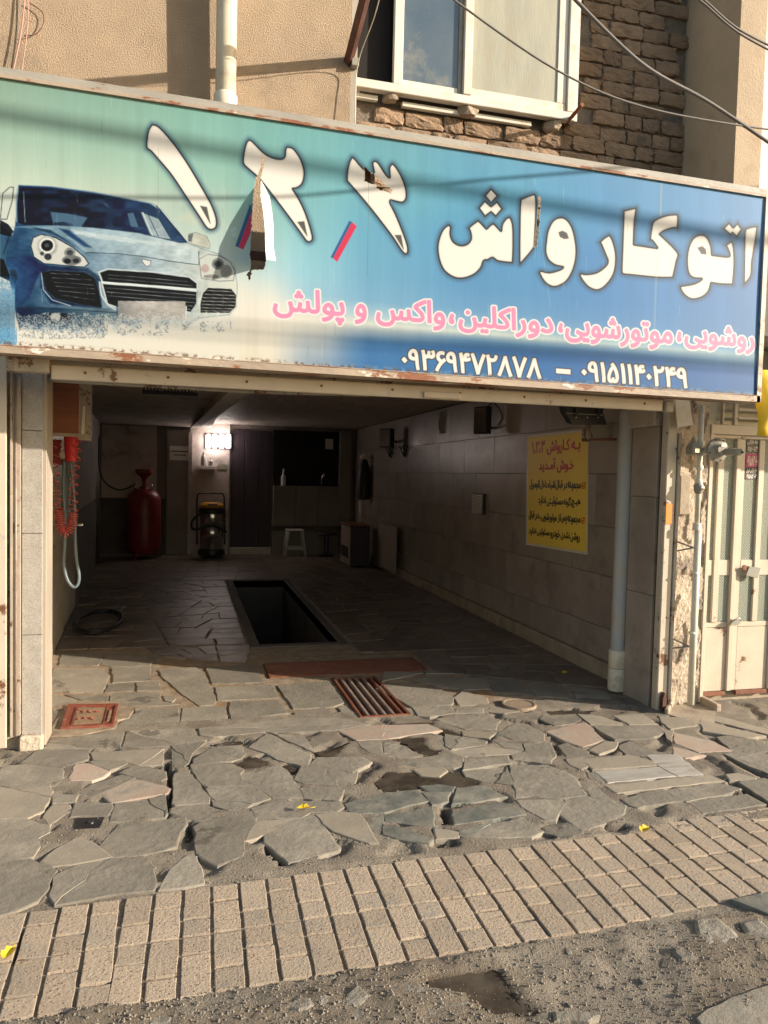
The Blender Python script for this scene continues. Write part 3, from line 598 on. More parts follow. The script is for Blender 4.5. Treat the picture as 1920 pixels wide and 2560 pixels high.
def wseg(y0,y1,z0,z1,mt,name='panel',e=0):
    V=[(lwx(y0)+e,y0,z0),(lwx(y1)+e,y1,z0),(lwx(y1)+e,y1,z1),(lwx(y0)+e,y0,z1),(lwx(y0)-.1,y0,z0),(lwx(y1)-.1,y1,z0),(lwx(y1)-.1,y1,z1),(lwx(y0)-.1,y0,z1)]
    return mesh(name,V,[(0,1,2,3),(4,7,6,5),(0,3,7,4),(1,5,6,2),(3,2,6,7),(0,4,5,1)],mt,lw)
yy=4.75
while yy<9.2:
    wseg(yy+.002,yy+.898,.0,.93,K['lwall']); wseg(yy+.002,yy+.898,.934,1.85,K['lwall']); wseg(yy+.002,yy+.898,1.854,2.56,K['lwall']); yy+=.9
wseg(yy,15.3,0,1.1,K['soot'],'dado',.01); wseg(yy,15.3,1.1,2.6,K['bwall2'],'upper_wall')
# back wall, in pieces
bw=thing('back_wall','dim painted back wall of the garage behind the lit lamp','wall',(1,15,0))
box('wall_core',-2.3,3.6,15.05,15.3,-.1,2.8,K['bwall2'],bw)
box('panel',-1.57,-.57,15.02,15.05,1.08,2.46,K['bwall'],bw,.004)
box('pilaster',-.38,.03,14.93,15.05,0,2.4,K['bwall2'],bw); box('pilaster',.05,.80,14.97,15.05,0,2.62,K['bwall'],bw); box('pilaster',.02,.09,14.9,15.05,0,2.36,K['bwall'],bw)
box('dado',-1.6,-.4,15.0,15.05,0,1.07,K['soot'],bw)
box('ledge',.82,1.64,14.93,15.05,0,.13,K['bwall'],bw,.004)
for k in range(3): box('door_leaf',.84+k*.265,1.095+k*.265,15.01,15.04,.14,2.45,K['curtain'],bw,.004)
ko=thing('kitchen_hatch','dark serving hatch with tiled counter front at the back of the garage','counter',(2.3,14.9,0))
box('opening',1.66,2.98,14.98,15.02,1.38,2.48,K['dark'],ko)  # black slab on the wall, painted as the unlit room behind the hatch
for k in range(3): box('counter_tile',1.66+k*.45,2.105+k*.45,14.86,15.0,.58,1.37,K['counter'],ko,.003)
box('band',1.64,3.02,14.84,15.0,.48,.578,K['soot'],ko,.003); box('base_panel',1.66,3.0,14.87,15.0,0,.478,K['counter'],ko,.003)
box('post',2.99,3.22,14.85,15.05,.58,2.5,K['bwall2'],ko)
box('notice',2.70,2.86,14.968,14.975,2.13,2.34,K['pw'],ko)
tube('tap',cat_curve([(2.62,14.9,1.40),(2.62,14.88,1.52),(2.66,14.86,1.62),(2.68,14.84,1.56)]),.012,K['steel'],ko)
lathe('bottle',(1.86,14.93,1.37),[(0,0),(.05,0),(.05,.18),(.02,.24),(.02,.34),(0,.34)],K['plas'],ko,14)
# ceiling, beams
ce=box('garage_ceiling',-2.3,3.6,4.62,15.3,2.56,2.72,K['ceil']); tag(ce,kind='structure')
bmn=thing('ceiling_beam','plastered beam running the length of the garage ceiling','beam',(.2,9,2.4))
V=[(.62,4.7,2.30),(.44,4.7,2.30),(.22,15,2.46),(.06,15,2.46),(.78,4.7,2.56),(.44,4.7,2.56),(.40,15,2.56),(.06,15,2.56)]
fixn(mesh('soffit_box',V,[(0,1,3,2),(0,2,6,4),(1,5,7,3),(0,4,5,1),(2,3,7,6),(4,6,7,5)],K['beam'],bmn))
lc=thing('lowered_ceiling','smoky lowered ceiling bay over the left of the garage','ceiling',(-.5,9,2.4))
box('slab',-2.2,.44,4.72,14.99,2.47,2.555,K['beam'],lc)
cn=thing('ceiling_cornice','plaster cornice strip along the top of the tiled wall','cornice',(3.2,8,2.5))
V=[(3.33,4.95,2.40),(3.33,8.6,2.52),(2.95,4.95,2.555),(3.2,8.6,2.555),(3.33,4.95,2.555),(3.33,8.6,2.555)]
fixn(mesh('strip',V,[(0,1,3,2),(0,2,4),(1,5,3),(2,3,5,4),(0,4,5,1)],K['beam'],cn))
# lintel over the opening
li=thing('lintel','cream rusted lintel boxing over the garage opening','lintel',(1.2,4.6,2.1))
box('front_face',-.95,3.25,4.56,4.60,2.17,2.62,K['creamr'],li); box('soffit',-.95,3.25,4.60,4.9,2.22,2.26,K['beam'],li)
tube('bar',[(-.80,4.58,2.105),(.4,4.6,2.10),(3.2,4.6,2.17)],.017,K['creamr'],li,8)
vg=thing('vent_grille','black slotted vent under the lintel at the left','vent',(-.1,4.62,2.1))
box('strip',-.55,.9,4.615,4.63,2.125,2.17,K['pw'],vg)
box('frame',-.26,.06,4.612,4.635,2.05,2.075,K['black'],vg); box('frame',-.26,.06,4.612,4.635,2.13,2.168,K['black'],vg)
for k in range(16): box('slot',-.255+k*.0195,-.245+k*.0195,4.612,4.63,2.055,2.13,K['black'],vg)
# granite pillar at the left
lp=thing('granite_pillar','speckled granite pillar at the left of the garage opening','pillar',(-.84,4.6,0))
zs=[0.09,.66,1.235,1.81,2.3]
for a,b in zip(zs,zs[1:]): box('granite_panel',-.890,-.784,4.535,4.56,a+.0015,b-.0015,K['granite'],lp,.002)
box('core',-1.06,-.79,4.561,4.745,-.02,2.62,K['plaster'],lp)
box('reveal_slab',-.789,-.765,4.545,4.75,.02,2.3,K['marblew'],lp,.002)
box('plinth',-.90,-.775,4.50,4.56,-.02,.09,K['plaster'],lp,.01)
jl=thing('steel_channel_jamb','weathered vertical steel channel beside the granite pillar','jamb',(-.93,4.5,0))
box('flange',-.936,-.928,4.47,4.56,.1,2.12,K['creamr'],jl); box('web',-.928,-.892,4.50,4.53,.1,2.1,K['creamr'],jl); 
tube('guide',[(-.912,4.495,.1),(-.912,4.495,2.1)],.006,K['gratel'],jl,8)
dl=thing('folded_door_leaf','cream painted rusty folded metal door leaf at the left edge','door',(-1.2,4.45,0))
box('sheet',-1.9,-.955,4.44,4.46,.06,2.2,K['cream'],dl,.003); box('stile',-.985,-.945,4.42,4.439,.06,2.2,K['cream'],dl,.003); box('bottom_rail',-1.9,-.99,4.425,4.439,.06,.16,K['creamr'],dl,.002)
mn=box('left_facade_wall',-6,-.94,4.57,4.9,-.1,2.62,K['plaster']); tag(mn,'plastered facade wall left of the granite pillar','wall')
# right pier and steel jamb
rp=thing('right_pier','brown granite pier inside the right of the opening','pillar',(3.25,4.8,0))
for a,b in ((.0,.8),(.803,1.5),(1.503,2.0)): box('granite_panel',3.20,3.225,4.60,4.915,a,b,K['tile'],rp,.002)
box('core',3.226,3.30,4.58,4.93,0,2.6,K['tilegap'],rp); box('cap',3.16,3.3,4.6,4.93,2.003,2.2,K['beam'],rp,.01)
rj=thing('steel_jamb','cream painted rusty steel door jamb at the right of the opening','jamb',(3.25,4.53,0))
box('post',3.205,3.285,4.50,4.57,0,2.24,K['cream'],rj,.006); box('edge_strip',3.287,3.312,4.49,4.52,.03,1.95,K['creamr'],rj,.003)
prism('hinge_lug',[(3.225,.02),(3.225,.10),(3.24,.14),(3.255,.10),(3.255,.02)],1,4.46,4.499,K['brackets'],rj)
o=box('orange_label',3.212,3.262,4.4955,4.4995,1.32,1.46,K['orange'],rj)
pr=thing('gas_pier','crumbling plaster pier behind the gas pipe','pillar',(3.45,4.6,0))
def plastermesh():
    V=[];nx,nz=22,150
    for j in range(nz+1):
        for i in range(nx+1):
            x=3.288+(3.60-3.288)*i/nx; z=2.5*j/nz
            n=noise.noise((x*9,z*5,2)); n2=noise.noise((x*40,z*40,7))
            V.append((x,4.585+(-.014 if n>0 else .0)+.006*n2,z))
    o=mesh('plaster_coat',V,[(j*(nx+1)+i,j*(nx+1)+i+1,(j+1)*(nx+1)+i+1,(j+1)*(nx+1)+i) for j in range(nz) for i in range(nx)],K['plaster'],pr,False)
plastermesh(); box('core',3.30,3.60,4.62,4.9,-.05,2.62,K['plaster'],pr)
box('recess_stain',3.36,3.45,4.555,4.575,1.38,1.66,K['skirt'],pr,.008)
# grey drainpipe inside
dp=thing('inner_drainpipe','grey plastic drainpipe standing inside the right of the opening','drainpipe',(3.11,4.97,0))
PC=at(1553,1400,1,4.97)[0]
lathe('pipe',(PC,4.97,.03),[(.055,0),(.055,2.1)],K['pipegrey'],dp,24)
for a,b in ((.0,.17),(.175,.31)): lathe('collar',(PC,4.97,.02+a),[(.062,0),(.066,.01),(.066,b-a-.01),(.062,b-a)],K['pipe'],dp,24)
lathe('elbow',(PC+.05,4.9,2.16),[(.0,-.07),(.05,-.06),(.075,-.02),(.08,.03),(.06,.08)],K['plas'],dp,20,'x')
# rolled rail below the sign
ra=thing('door_track','cream painted rusty door track under the signboard','rail',(1,4.05,2.1))
box('tube_upper',-.68,2.80,4.06,4.10,2.115,2.17,K['creamr'],ra,.012,2); box('tube_lower',-.66,2.83,4.035,4.06,2.045,2.117,K['cream'],ra,.008,2)
box('end_block',-.86,-.665,4.0,4.07,2.07,2.165,K['creamr'],ra,.015,2); box('end_lug',2.84,2.90,4.02,4.07,2.04,2.11,K['creamr'],ra,.008)
box('latch_plate',1.28,1.50,4.018,4.034,2.05,2.085,K['cream'],ra,.004)
for k in range(9): lathe('rivet',(-.5+k*.4,4.033,2.085),[(0,-.004),(.006,-.003),(.008,0)],K['rusty'],ra,8,'y')
# ------------------------------------------------------------------ UPPER WALL
uw=thing('stucco_wall','rough sand coloured stucco wall above the left of the sign','wall',(0,4.6,2.6))
box('stucco_face',-6,.945,4.62,5.2,2.62,7.5,K['stucco'],uw); box('corner_render',.946,.985,4.625,5.2,2.62,7.5,K['marblew'],uw)
br=thing('brick_wall','old rough brick wall with deep mortar joints under the window','wall',(2,4.75,2.7))
box('mortar_bed',.987,3.7,4.757,5.2,2.62,7.5,K['bmort'],br)
bmeshes=[]
for v in range(9):
    bm=bmesh.new(); bmesh.ops.create_cube(bm,size=1); bmesh.ops.subdivide_edges(bm,edges=bm.edges[:],cuts=5,use_grid_fill=True)
    sd=v*13.7
    for q in bm.verts:
        c=q.co.copy(); X2,Z2=abs(c.x)*2,abs(c.z)*2
        q.co=Vector((c.x*.215*(1-.025*Z2**4),c.y*.075*(1-.22*max(X2,Z2)**6 if c.y<0 else 1),c.z*.090*(1-.08*X2**5)))
        q.co+=Vector((noise.noise((c.x*3+sd,c.y*2,c.z*2)),noise.noise((sd,c.x*4,c.z*4))*.8,noise.noise((c.z*2,sd,c.x*3))*.7))*.012+Vector((noise.noise((c.x*9+sd,c.y*9,c.z*7)),noise.noise((sd,c.x*11,c.z*9)),noise.noise((c.z*6,sd,c.x*9+5))))*.009
    me=bpy.data.meshes.new('brick'); bm.to_mesh(me); bm.free(); me.materials.append(K['brick']); bmeshes.append(me)
row=0; z=3.40
while z<5.3:
    x=1.0+(row%2)*.11+RG.uniform(0,.05)
    while x<3.42:
        L=RG.choice((.13,.19,.23,.25,.27))
        if not(x+L>.99 and x<2.46 and z>4.00 ) and x+L<3.47:
            o=bpy.data.objects.new('brick',RG.choice(bmeshes)); COL.objects.link(o); o.parent=br
            o.location=(x+L/2-2,4.768+RG.uniform(-.008,.008)-4.75,z+RG.uniform(-.004,.004)-2.7); o.rotation_euler=(RG.uniform(-.05,.05),RG.uniform(-.03,.03),RG.uniform(-.05,.05)); o.scale=(L/.215,1,1.0)
        x+=L+.014
    z+=.102; row+=1
pl=thing('right_pilaster','smooth tan rendered pilaster at the top right','pillar',(3.5,4.5,2.6))
box('shaft',3.40,3.60,4.20,5.2,2.62,7.5,K['render'],pl); box('return',3.602,3.66,4.45,5.2,2.62,7.5,K['stucco'],pl)
nb=box('white_neighbour_wall',3.68,6.5,4.3,5.2,2.62,7.5,K['plw']); tag(nb,'white wall of the neighbouring building at the top right','wall')
# upper downpipe
ud=thing('upper_downpipe','cream plastic downpipe running down the stucco wall behind the sign','drainpipe',(.2,4.5,2.7))
tube('pipe',[(.19,4.50,7.4),(.19,4.50,4.6),(.19,4.515,3.3)],.058,K['pipe'],ud,24); lathe('collar',(.19,4.512,3.66),[(.06,0),(.067,.01),(.067,.11),(.06,.12)],K['pipe'],ud,24)
lathe('collar',(.19,4.505,3.45),[(.06,0),(.067,.01),(.067,.13),(.06,.14)],K['pipe'],ud,24)
# window
wd=thing('sliding_window','white framed sliding window with dusty panes above the sign','window',(1.8,4.66,4))
z0=4.05;zt=5.6
box('sill_rail',.985,2.49,4.645,4.70,z0-.035,z0+.02,K['plw'],wd,.004)
box('frame',2.43,2.49,4.645,4.75,z0+.021,zt,K['plw'],wd,.004); box('frame',1.225,1.285,4.65,4.69,z0+.021,zt,K['plw'],wd,.004); box('frame',1.69,1.745,4.640,4.69,z0+.021,zt,K['plw'],wd,.004)
box('under_rail',.99,1.14,4.70,4.735,z0-.075,z0-.045,K['plw'],wd,.003); box('under_rail',1.30,2.2,4.70,4.735,z0-.085,z0-.055,K['plw'],wd,.003)
box('side_panel',2.492,2.515,4.66,4.76,z0-.03,zt,K['plw'],wd,.003)
sa=box('sash',1.287,1.66,4.672,4.684,z0+.021,z0+.065,K['plw'],wd,.003); box('sash',1.66,1.688,4.668,4.69,z0+.021,zt,K['mgrey'],wd,.003)
box('sash',1.747,2.428,4.66,4.68,z0+.021,z0+.075,K['plw'],wd,.003); box('sash',2.36,2.428,4.662,4.682,z0+.076,zt,K['plw'],wd,.003)
box('pane',1.287,1.659,4.678,4.682,z0+.066,zt,K['glassd'],wd); box('pane',1.747,2.359,4.672,4.676,z0+.076,zt,K['glassl'],wd)
box('shade_sheet',.987,1.224,4.735,4.75,z0+.02,zt,K['dark'],wd); box('shade_sheet',1.226,2.428,4.74,4.75,z0+.02,zt,K['dark'],wd)  # flat black sheets paint in the darkness of the room behind the window
for i,(x,z,r,lab) in enumerate(((1.22,4.005,.032,'crumbly foam lump under the left of the window sill'),(1.74,3.995,.042,'folded rag like foam lump under the middle of the window'),(2.34,3.98,.035,'crumbly foam lump at the right end of the window sill'))):
    q=rock(x,4.70,r*1.7,r*1.5,K['foam'],None,'foam_lump'); q.location.z=z; tag(q,lab,'foam lump')
# rusted bar sticking out from the wall toward the street, with its wire
bt=Vector(at(868,172,1,4.66)); tip=bt+Vector((-.02,-1.0,.22))
bk=thing('steel_bracket','dark rusted steel bar projecting from the wall beside the window','bracket',bt)
V,Fc=tubegeo([bt+Vector((0,.06,0)),tip],.030,4); mesh('bar',V,Fc,K['brackets'],bk)
box('end_socket',bt.x+.01,bt.x+.055,bt.y-.09,bt.y-.04,bt.z-.02,bt.z+.03,K['mgrey'],bk,.003)
tube('wire',cat_curve([tip+Vector((.05,0,0)),bt+Vector((.06,-.5,.08)),bt+Vector((.045,-.14,.0)),bt+Vector((.035,-.1,-.2)),bt+Vector((.035,-.15,-.75))]),.003,K['pipe'],bk,6)
stb=thing('steel_stub','short square rusty tube sticking out under the right window corner','bracket',(2.45,4.7,4.05))
V,Fc=tubegeo([(2.46,4.74,4.02),(2.44,4.46,4.03)],.016,4); mesh('tube',V,Fc,K['rusty'],stb)
# pink wires at the top left
for i,(a,b,r,lb) in enumerate(((65,30,.004,'thin pink telephone wire hanging at the far left, outer one'),(72,52,.003,'thin pink telephone wire hanging at the far left, inner one'))):
    p=at(a,-40,1,4.585); q=at(b,190,1,4.585)
    o=tube('wire',cat_curve([p,(p*.5+q*.5)+np.array([.012,0,0]),q]),r,K['wire'],None,6); tag(o,lb,'wire')
o=tube('wire_loop',cat_curve([at(x,y,1,4.60) for x,y in ((70,5),(105,30),(108,60),(90,85),(60,90))]),.0025,K['brackets'],None,6); tag(o,'thin dark wire loop on the stucco at the far left','wire')
# ------------------------------------------------------------------ SIGNBOARD
SY=3.9
sg=thing('signboard','large blue and green car wash signboard with a printed silver blue car','signboard',(1.27,SY,2.17))
ctl,ctr,cbl,cbr=[at(*p,1,SY) for p in ((-30,187),(1912,491),(-30,861),(1898,991))]
W_=1400;H_=420
us,vs=np.meshgrid(np.linspace(0,1,W_),np.linspace(0,1,H_))
def bil(u,v):
    u=u[...,None];v=v[...,None]; t=ctl*(1-u)+ctr*u; b=cbl*(1-u)+cbr*u; return t*(1-v)+b*v
PW=bil(us,vs); PX,PY=proj(PW.reshape(-1,3)); NV=PX.size
ku=np.array([0,.15,.3,.36,.42,.5,.65,.82,1.]);kv=np.array([0,.2,.4,.6,.70,.76,.80,.84,.88,1.])
KC=np.array([
[(140,172,150),(135,178,158),(130,185,170),(122,183,175),(118,182,180),(108,175,188),(95,165,198),(88,155,205),(85,148,205)],
[(160,190,168),(155,193,172),(140,190,175),(128,185,178),(118,182,185),(108,180,192),(85,165,200),(75,150,203),(72,140,200)],
[(200,212,190),(195,212,188),(165,200,180),(145,195,190),(125,188,198),(100,172,205),(75,152,203),(62,135,198),(60,125,190)],
[(220,224,205),(215,222,205),(200,218,208),(175,210,215),(140,198,215),(105,170,205),(80,148,200),(65,135,198),(62,128,190)],
[(225,222,205),(228,222,205),(232,226,210),(215,220,210),(150,195,215),(115,172,208),(95,155,203),(80,142,198),(72,132,190)],
[(228,220,200),(232,224,205),(236,226,210),(232,224,208),(200,212,212),(160,192,210),(130,175,205),(105,160,203),(90,150,198)],
[(230,220,198),(234,224,204),(236,226,208),(234,224,206),(228,220,202),(215,216,200),(200,208,198),(175,198,200),(150,185,200)],
[(232,220,196),(235,224,202),(236,226,206),(234,222,204),(215,212,200),(140,165,185),(70,130,180),(60,120,178),(80,140,185)],
[(232,218,192),(235,222,198),(236,224,202),(232,222,202),(190,196,198),(55,120,182),(35,108,180),(35,105,178),(38,105,176)],
[(222,202,165),(230,212,175),(234,220,190),(228,215,190),(140,160,180),(50,115,178),(45,115,178),(42,110,178),(45,110,175)]],float)
uf=np.clip((PX+30)/1930.,0,1); vf=vs.ravel()
iu=np.clip(np.searchsorted(ku,uf)-1,0,len(ku)-2); iv=np.clip(np.searchsorted(kv,vf)-1,0,len(kv)-2)
tu=(uf-ku[iu])/(ku[iu+1]-ku[iu]); tv=(vf-kv[iv])/(kv[iv+1]-kv[iv]); tu=tu*tu*(3-2*tu); tu=tu[:,None];tv=tv[:,None]
CC=(KC[iv,iu]*(1-tu)+KC[iv,iu+1]*tu)*(1-tv)+(KC[iv+1,iu]*(1-tu)+KC[iv+1,iu+1]*tu)*tv
rs=np.random.RandomState(5)
def vnoise(X,Y,s,seed=0):
    x=X/s;y=Y/s; i=np.floor(x).astype(int);j=np.floor(y).astype(int);fx=x-i;fy=y-j; fx=fx*fx*(3-2*fx);fy=fy*fy*(3-2*fy)
    tab=np.random.RandomState(seed).rand(256,256); g=lambda a,b:tab[a%256,b%256]
    return (g(i,j)*(1-fx)+g(i+1,j)*fx)*(1-fy)+(g(i,j+1)*(1-fx)+g(i+1,j+1)*fx)*fy
# vertical streaks of weather
st_=vnoise(PX,PY,3,1)*.0+vnoise(PX*1.0,PY*.03,5,2); CC*= (1+.025*(st_-.5))[:,None]
st2=vnoise(PX,PY*.05,22,3); CC*=(1+.04*(st2-.5))[:,None]
def sd(P,X,Y):
    P=np.array(P,float); d=np.full(X.shape,1e9); ins=np.zeros(X.shape,bool); n=len(P)
    for i in range(n):
        a=P[i];b=P[(i+1)%n]; e=b-a; wx=X-a[0];wy=Y-a[1]; t=np.clip((wx*e[0]+wy*e[1])/(e@e+1e-9),0,1)
        d=np.minimum(d,(wx-e[0]*t)**2+(wy-e[1]*t)**2)
        c1=(a[1]>Y)!=(b[1]>Y)
        with np.errstate(divide='ignore',invalid='ignore'): c2=X<(b[0]-a[0])*(Y-a[1])/(b[1]-a[1])+a[0]
        ins^=(c1&c2)
    d=np.sqrt(d); return np.where(ins,-d,d)
def cf(org,sc,P): return [(org[0]+x/sc,org[1]+y/sc) for x,y in P]
def paint(P,col,soft=1.2,edge=None,ew=1.5,alpha=1.,halo=None):
    P=np.array(P,float); m=25; k=(PX>P[:,0].min()-m)&(PX<P[:,0].max()+m)&(PY>P[:,1].min()-m)&(PY<P[:,1].max()+m); id_=np.nonzero(k)[0]
    if not len(id_): return
    X=PX[id_];Y=PY[id_]; d=sd(P,X,Y)
    if halo:
        h=np.clip(1-np.maximum(d-2,0)/halo[1],0,1)**2*halo[2]; CC[id_]=CC[id_]*(1-h[:,None])+np.array(halo[0],float)*h[:,None]
    if edge is not None:
        e=np.clip((ew-d)/1.6+.5,0,1); CC[id_]=CC[id_]*(1-e[:,None])+np.array(edge,float)*e[:,None]
    a=np.clip(-d/soft+.5,0,1)*alpha
    c=col(X,Y) if callable(col) else np.array(col,float)
    CC[id_]=CC[id_]*(1-a[:,None])+c*a[:,None]
    return id_,d
def line(pts,w,col,alpha=1.):
    for a,b in zip(pts,pts[1:]):
        d=np.array(b,float)-a; L=np.hypot(*d)+1e-6; n=np.array([-d[1],d[0]])/L*w/2; a_=np.array(a,float)
        paint([a_+n,a_+d+n,a_+d-n,a_-n],col,1.4,alpha=alpha)
k3=lambda *P: cf((0,400),2.37,P)
def ell(cx,cy,rx,ry,n=20,o=(0,400),s=2.37): return cf(o,s,[(cx+rx*math.cos(2*math.pi*i/n),cy+ry*math.sin(2*math.pi*i/n)) for i in range(n)])
def grad(pts):  # pts: list of (X in crop units, colour)
    xs=np.array([p[0] for p in pts])/2.37; cs=np.array([p[1] for p in pts],float)
    return lambda X,Y: np.stack([np.interp(X,xs,cs[:,i]) for i in range(3)],-1)
DK=(28,36,52)
# --- printed car
BODY_=paint(k3((0,380),(75,450),(92,390),(112,152),(300,160),(560,192),(900,258),(962,300),(1112,490),(1180,520),(1300,560),(1385,620),(1405,740),(1400,870),(1360,915),(1180,935),(1110,985),(600,1040),(120,1000),(100,940),(62,720),(0,690)),
      grad([(0,(60,110,145)),(100,(38,88,135)),(300,(80,122,158)),(560,(122,155,178)),(900,(152,174,184)),(1150,(190,200,192)),(1400,(215,215,198))]),3,edge=(120,150,170),ew=1.5)
paint(k3((20,200),(60,165),(78,165),(72,240),(40,350),(5,350)),(205,215,195),1.5,edge=DK,ew=2)
paint(k3((115,160),(300,168),(560,203),(760,238),(885,265),(955,312),(1100,488),(1055,488),(820,432),(560,402),(350,388),(140,385),(106,370),(100,250)),grad([(100,(18,34,62)),(500,(24,34,58)),(760,(26,52,92)),(1000,(50,88,130))]),2,edge=(45,70,100),ew=1.2)
line(k3((112,158),(300,165),(560,200),(885,262),(958,308),(1105,490)),3.2,(30,75,125)); line(k3((108,170),(98,260),(100,370)),4,(110,150,180)); line(k3((140,190),(150,370)),2,(190,205,205),.7)
paint(k3((300,308),(400,318),(520,342),(480,402),(318,388)),(95,140,175),3,alpha=.8); paint(k3((320,372),(380,368),(440,385),(400,398),(322,388)),(30,45,72),2,alpha=.8)
paint(k3((755,318),(790,312),(822,400),(775,395)),(95,135,165),2,alpha=.8); paint(k3((610,250),(640,262),(648,285),(620,270)),(70,95,125),3,alpha=.6)
paint(k3((835,310),(940,350),(1012,470),(932,458),(888,440)),(150,172,180),2,edge=(30,55,90),ew=1.3); line(k3((845,310),(905,450)),3.5,(190,205,205)); line(k3((875,320),(940,458)),1.6,(35,60,95))
line(k3((925,270),(1110,490)),2.6,(25,45,80)); line(k3((960,300),(1125,500)),2.4,(195,208,205),.8)
paint(k3((60,398),(200,392),(350,390),(560,404),(820,434),(1060,492),(1178,520),(1180,622),(1000,600),(850,575),(540,548),(500,548),(430,480),(300,425),(150,402)),grad([(60,(95,140,172)),(400,(130,165,184)),(800,(160,185,195)),(1180,(195,208,205))]),3)
paint(k3((420,412),(700,455),(960,490),(950,505),(600,470),(450,440)),(200,212,212),6,alpha=.7); paint(k3((348,405),(410,418),(545,520),(500,515),(420,460)),(28,75,130),5,alpha=.9)
paint(k3((180,398),(300,415),(520,560),(500,545),(340,450),(210,410)),(25,50,80),2,alpha=.75)
line(k3((510,548),(700,556),(850,572),(1000,598),(1178,622),(1178,540)),1.8,(60,85,105)); line(k3((40,580),(120,576),(185,560)),1.6,(40,70,100))
paint(k3((42,585),(185,565),(230,610),(300,628),(520,640),(590,690),(600,720),(600,885),(480,870),(300,850),(240,760),(240,660),(180,800),(100,900),(60,720)),grad([(40,(32,95,150)),(200,(12,62,118)),(400,(16,48,88)),(600,(60,92,120))]),6)
paint(k3((0,585),(22,590),(60,690),(55,712),(0,690)),(15,20,32),2); paint(k3((0,355),(50,382),(82,425),(62,455),(0,440)),(12,20,36),2); line(k3((55,455),(20,560)),2,(20,40,65))
paint(k3((60,650),(95,650),(105,700),(90,730),(65,700)),(35,60,90),2)
HL=k3((187,510),(200,465),(245,445),(330,465),(430,520),(500,580),(522,615),(500,632),(400,625),(262,612),(205,575)); paint(HL,(205,205,195),1.5,edge=(35,50,70),ew=2.2)
for (cx,cy,rx,ry,c) in ((280,512,62,62,(180,182,178)),(280,508,46,46,(225,222,212)),(280,508,36,34,(38,42,50)),(280,508,14,12,(95,98,102)),(285,575,22,20,(70,75,80)),(415,552,34,32,(150,155,155)),(415,552,20,18,(90,95,100)),(425,595,58,30,(120,122,122)),(400,600,22,16,(45,50,55)),(450,598,20,14,(60,64,70)),(250,555,12,12,(90,92,95))):
    paint(ell(cx,cy,rx,ry),c,2)
paint(k3((842,590),(892,598),(890,622),(868,630),(850,612)),(215,215,205),1,edge=(50,60,70),ew=1.1)
def grille(P,lines,edge,ew,lc=(175,185,188),lw=1.5,vert=()):
    paint(P,(26,30,38),1.2,edge=edge,ew=ew)
    for a,b in lines: line(k3(a,b),lw,lc,.75)
    for a,b in vert: line(k3(a,b),1.6,(110,115,118),.7)
grille(k3((250,670),(300,657),(500,667),(560,700),(585,780),(600,872),(480,855),(330,820),(275,770)),[((300,672),(470,680)),((310,698),(540,712)),((320,724),(555,742)),((330,748),(560,765)),((345,775),(565,795)),((360,800),(560,830))],(60,80,105),2.2,(150,155,160),1.0)
grille(k3((592,668),(640,652),(900,668),(1120,698),(1165,732),(1165,762),(900,742),(612,722)),[((640,680),(1110,720)),((640,702),(1140,745))],(195,205,205),4,(150,158,160))
grille(k3((610,736),(900,756),(1165,782),(1162,850),(1130,900),(1000,880),(700,872),(640,850)),[((625,758),(1160,800)),((630,782),(1160,822)),((640,806),(1155,845)),((1100,860),(1140,866)),((1100,882),(1130,886))],(195,205,205),4,(170,178,180))
grille(k3((1202,790),(1232,757),(1370,764),(1400,802),(1395,870),(1360,905),(1188,905),(1188,850)),[((1215,772),(1380,780)),((1210,795),(1395,803)),((1202,815),(1395,822)),((1198,835),(1395,842)),((1195,855),(1390,862)),((1192,875),(1380,882)),((1190,893),(1365,896))],(205,208,198),2.6,(215,212,198),1.6,(((1265,760),(1262,900)),((1325,765),(1320,900))))
paint(k3((1182,590),(1230,560),(1300,570),(1360,600),(1392,660),(1382,712),(1300,716),(1195,700)),(205,208,195),1.5,edge=(110,120,125),ew=1.5)
for (cx,cy,rx,ry,c) in ((1290,615,36,34,(120,125,125)),(1290,615,22,20,(60,65,70)),(1215,642,24,26,(200,165,160)),(1340,660,34,40,(150,152,148)),(1250,690,46,12,(150,140,135))): paint(ell(cx,cy,rx,ry),c,2.5,alpha=.85)
line(k3((600,725),(1165,768)),5,(215,222,220)); line(k3((590,720),(600,800),(640,860),(690,890)),4.5,(190,202,205)); line(k3((1170,768),(1168,850),(1135,905)),3,(170,180,182))
line(k3((245,670),(258,770),(310,830),(420,865)),2.6,(190,205,210),.8)
paint(k3((100,872),(560,880),(640,880),(700,900),(700,965),(560,1000),(300,985),(110,960)),grad([(100,(15,52,98)),(350,(55,98,130)),(700,(120,148,162))]),5)
line(k3((100,865),(420,888),(690,905)),2,(45,75,100)); line(k3((465,895),(462,950)),1.3,(60,85,105)); paint(k3((300,905),(420,912),(415,955),(300,960),(262,940)),(30,48,68),2); paint(ell(328,932,30,26),(200,202,198),2)
line(k3((262,960),(320,980),(380,978)),2.2,(170,190,195),.8); line(k3((500,905),(490,960)),2,(190,200,200),.6)
paint(k3((1120,440),(1160,430),(1225,455),(1245,500),(1240,525),(1160,505),(1118,490)),(195,195,172),2,edge=(120,125,115),ew=1.2); paint(k3((1115,445),(1145,435),(1135,485),(1115,480)),(95,105,105),2)
paint(k3((698,835),(1098,838),(1098,945),(700,942)),grad([(700,(150,150,148)),(800,(182,174,166)),(1098,(190,180,168))]),1); paint(k3((690,855),(697,855),(697,930),(690,930)),(40,90,140),1); paint(k3((1100,865),(1108,865),(1106,940),(1100,940)),(215,218,215),1)
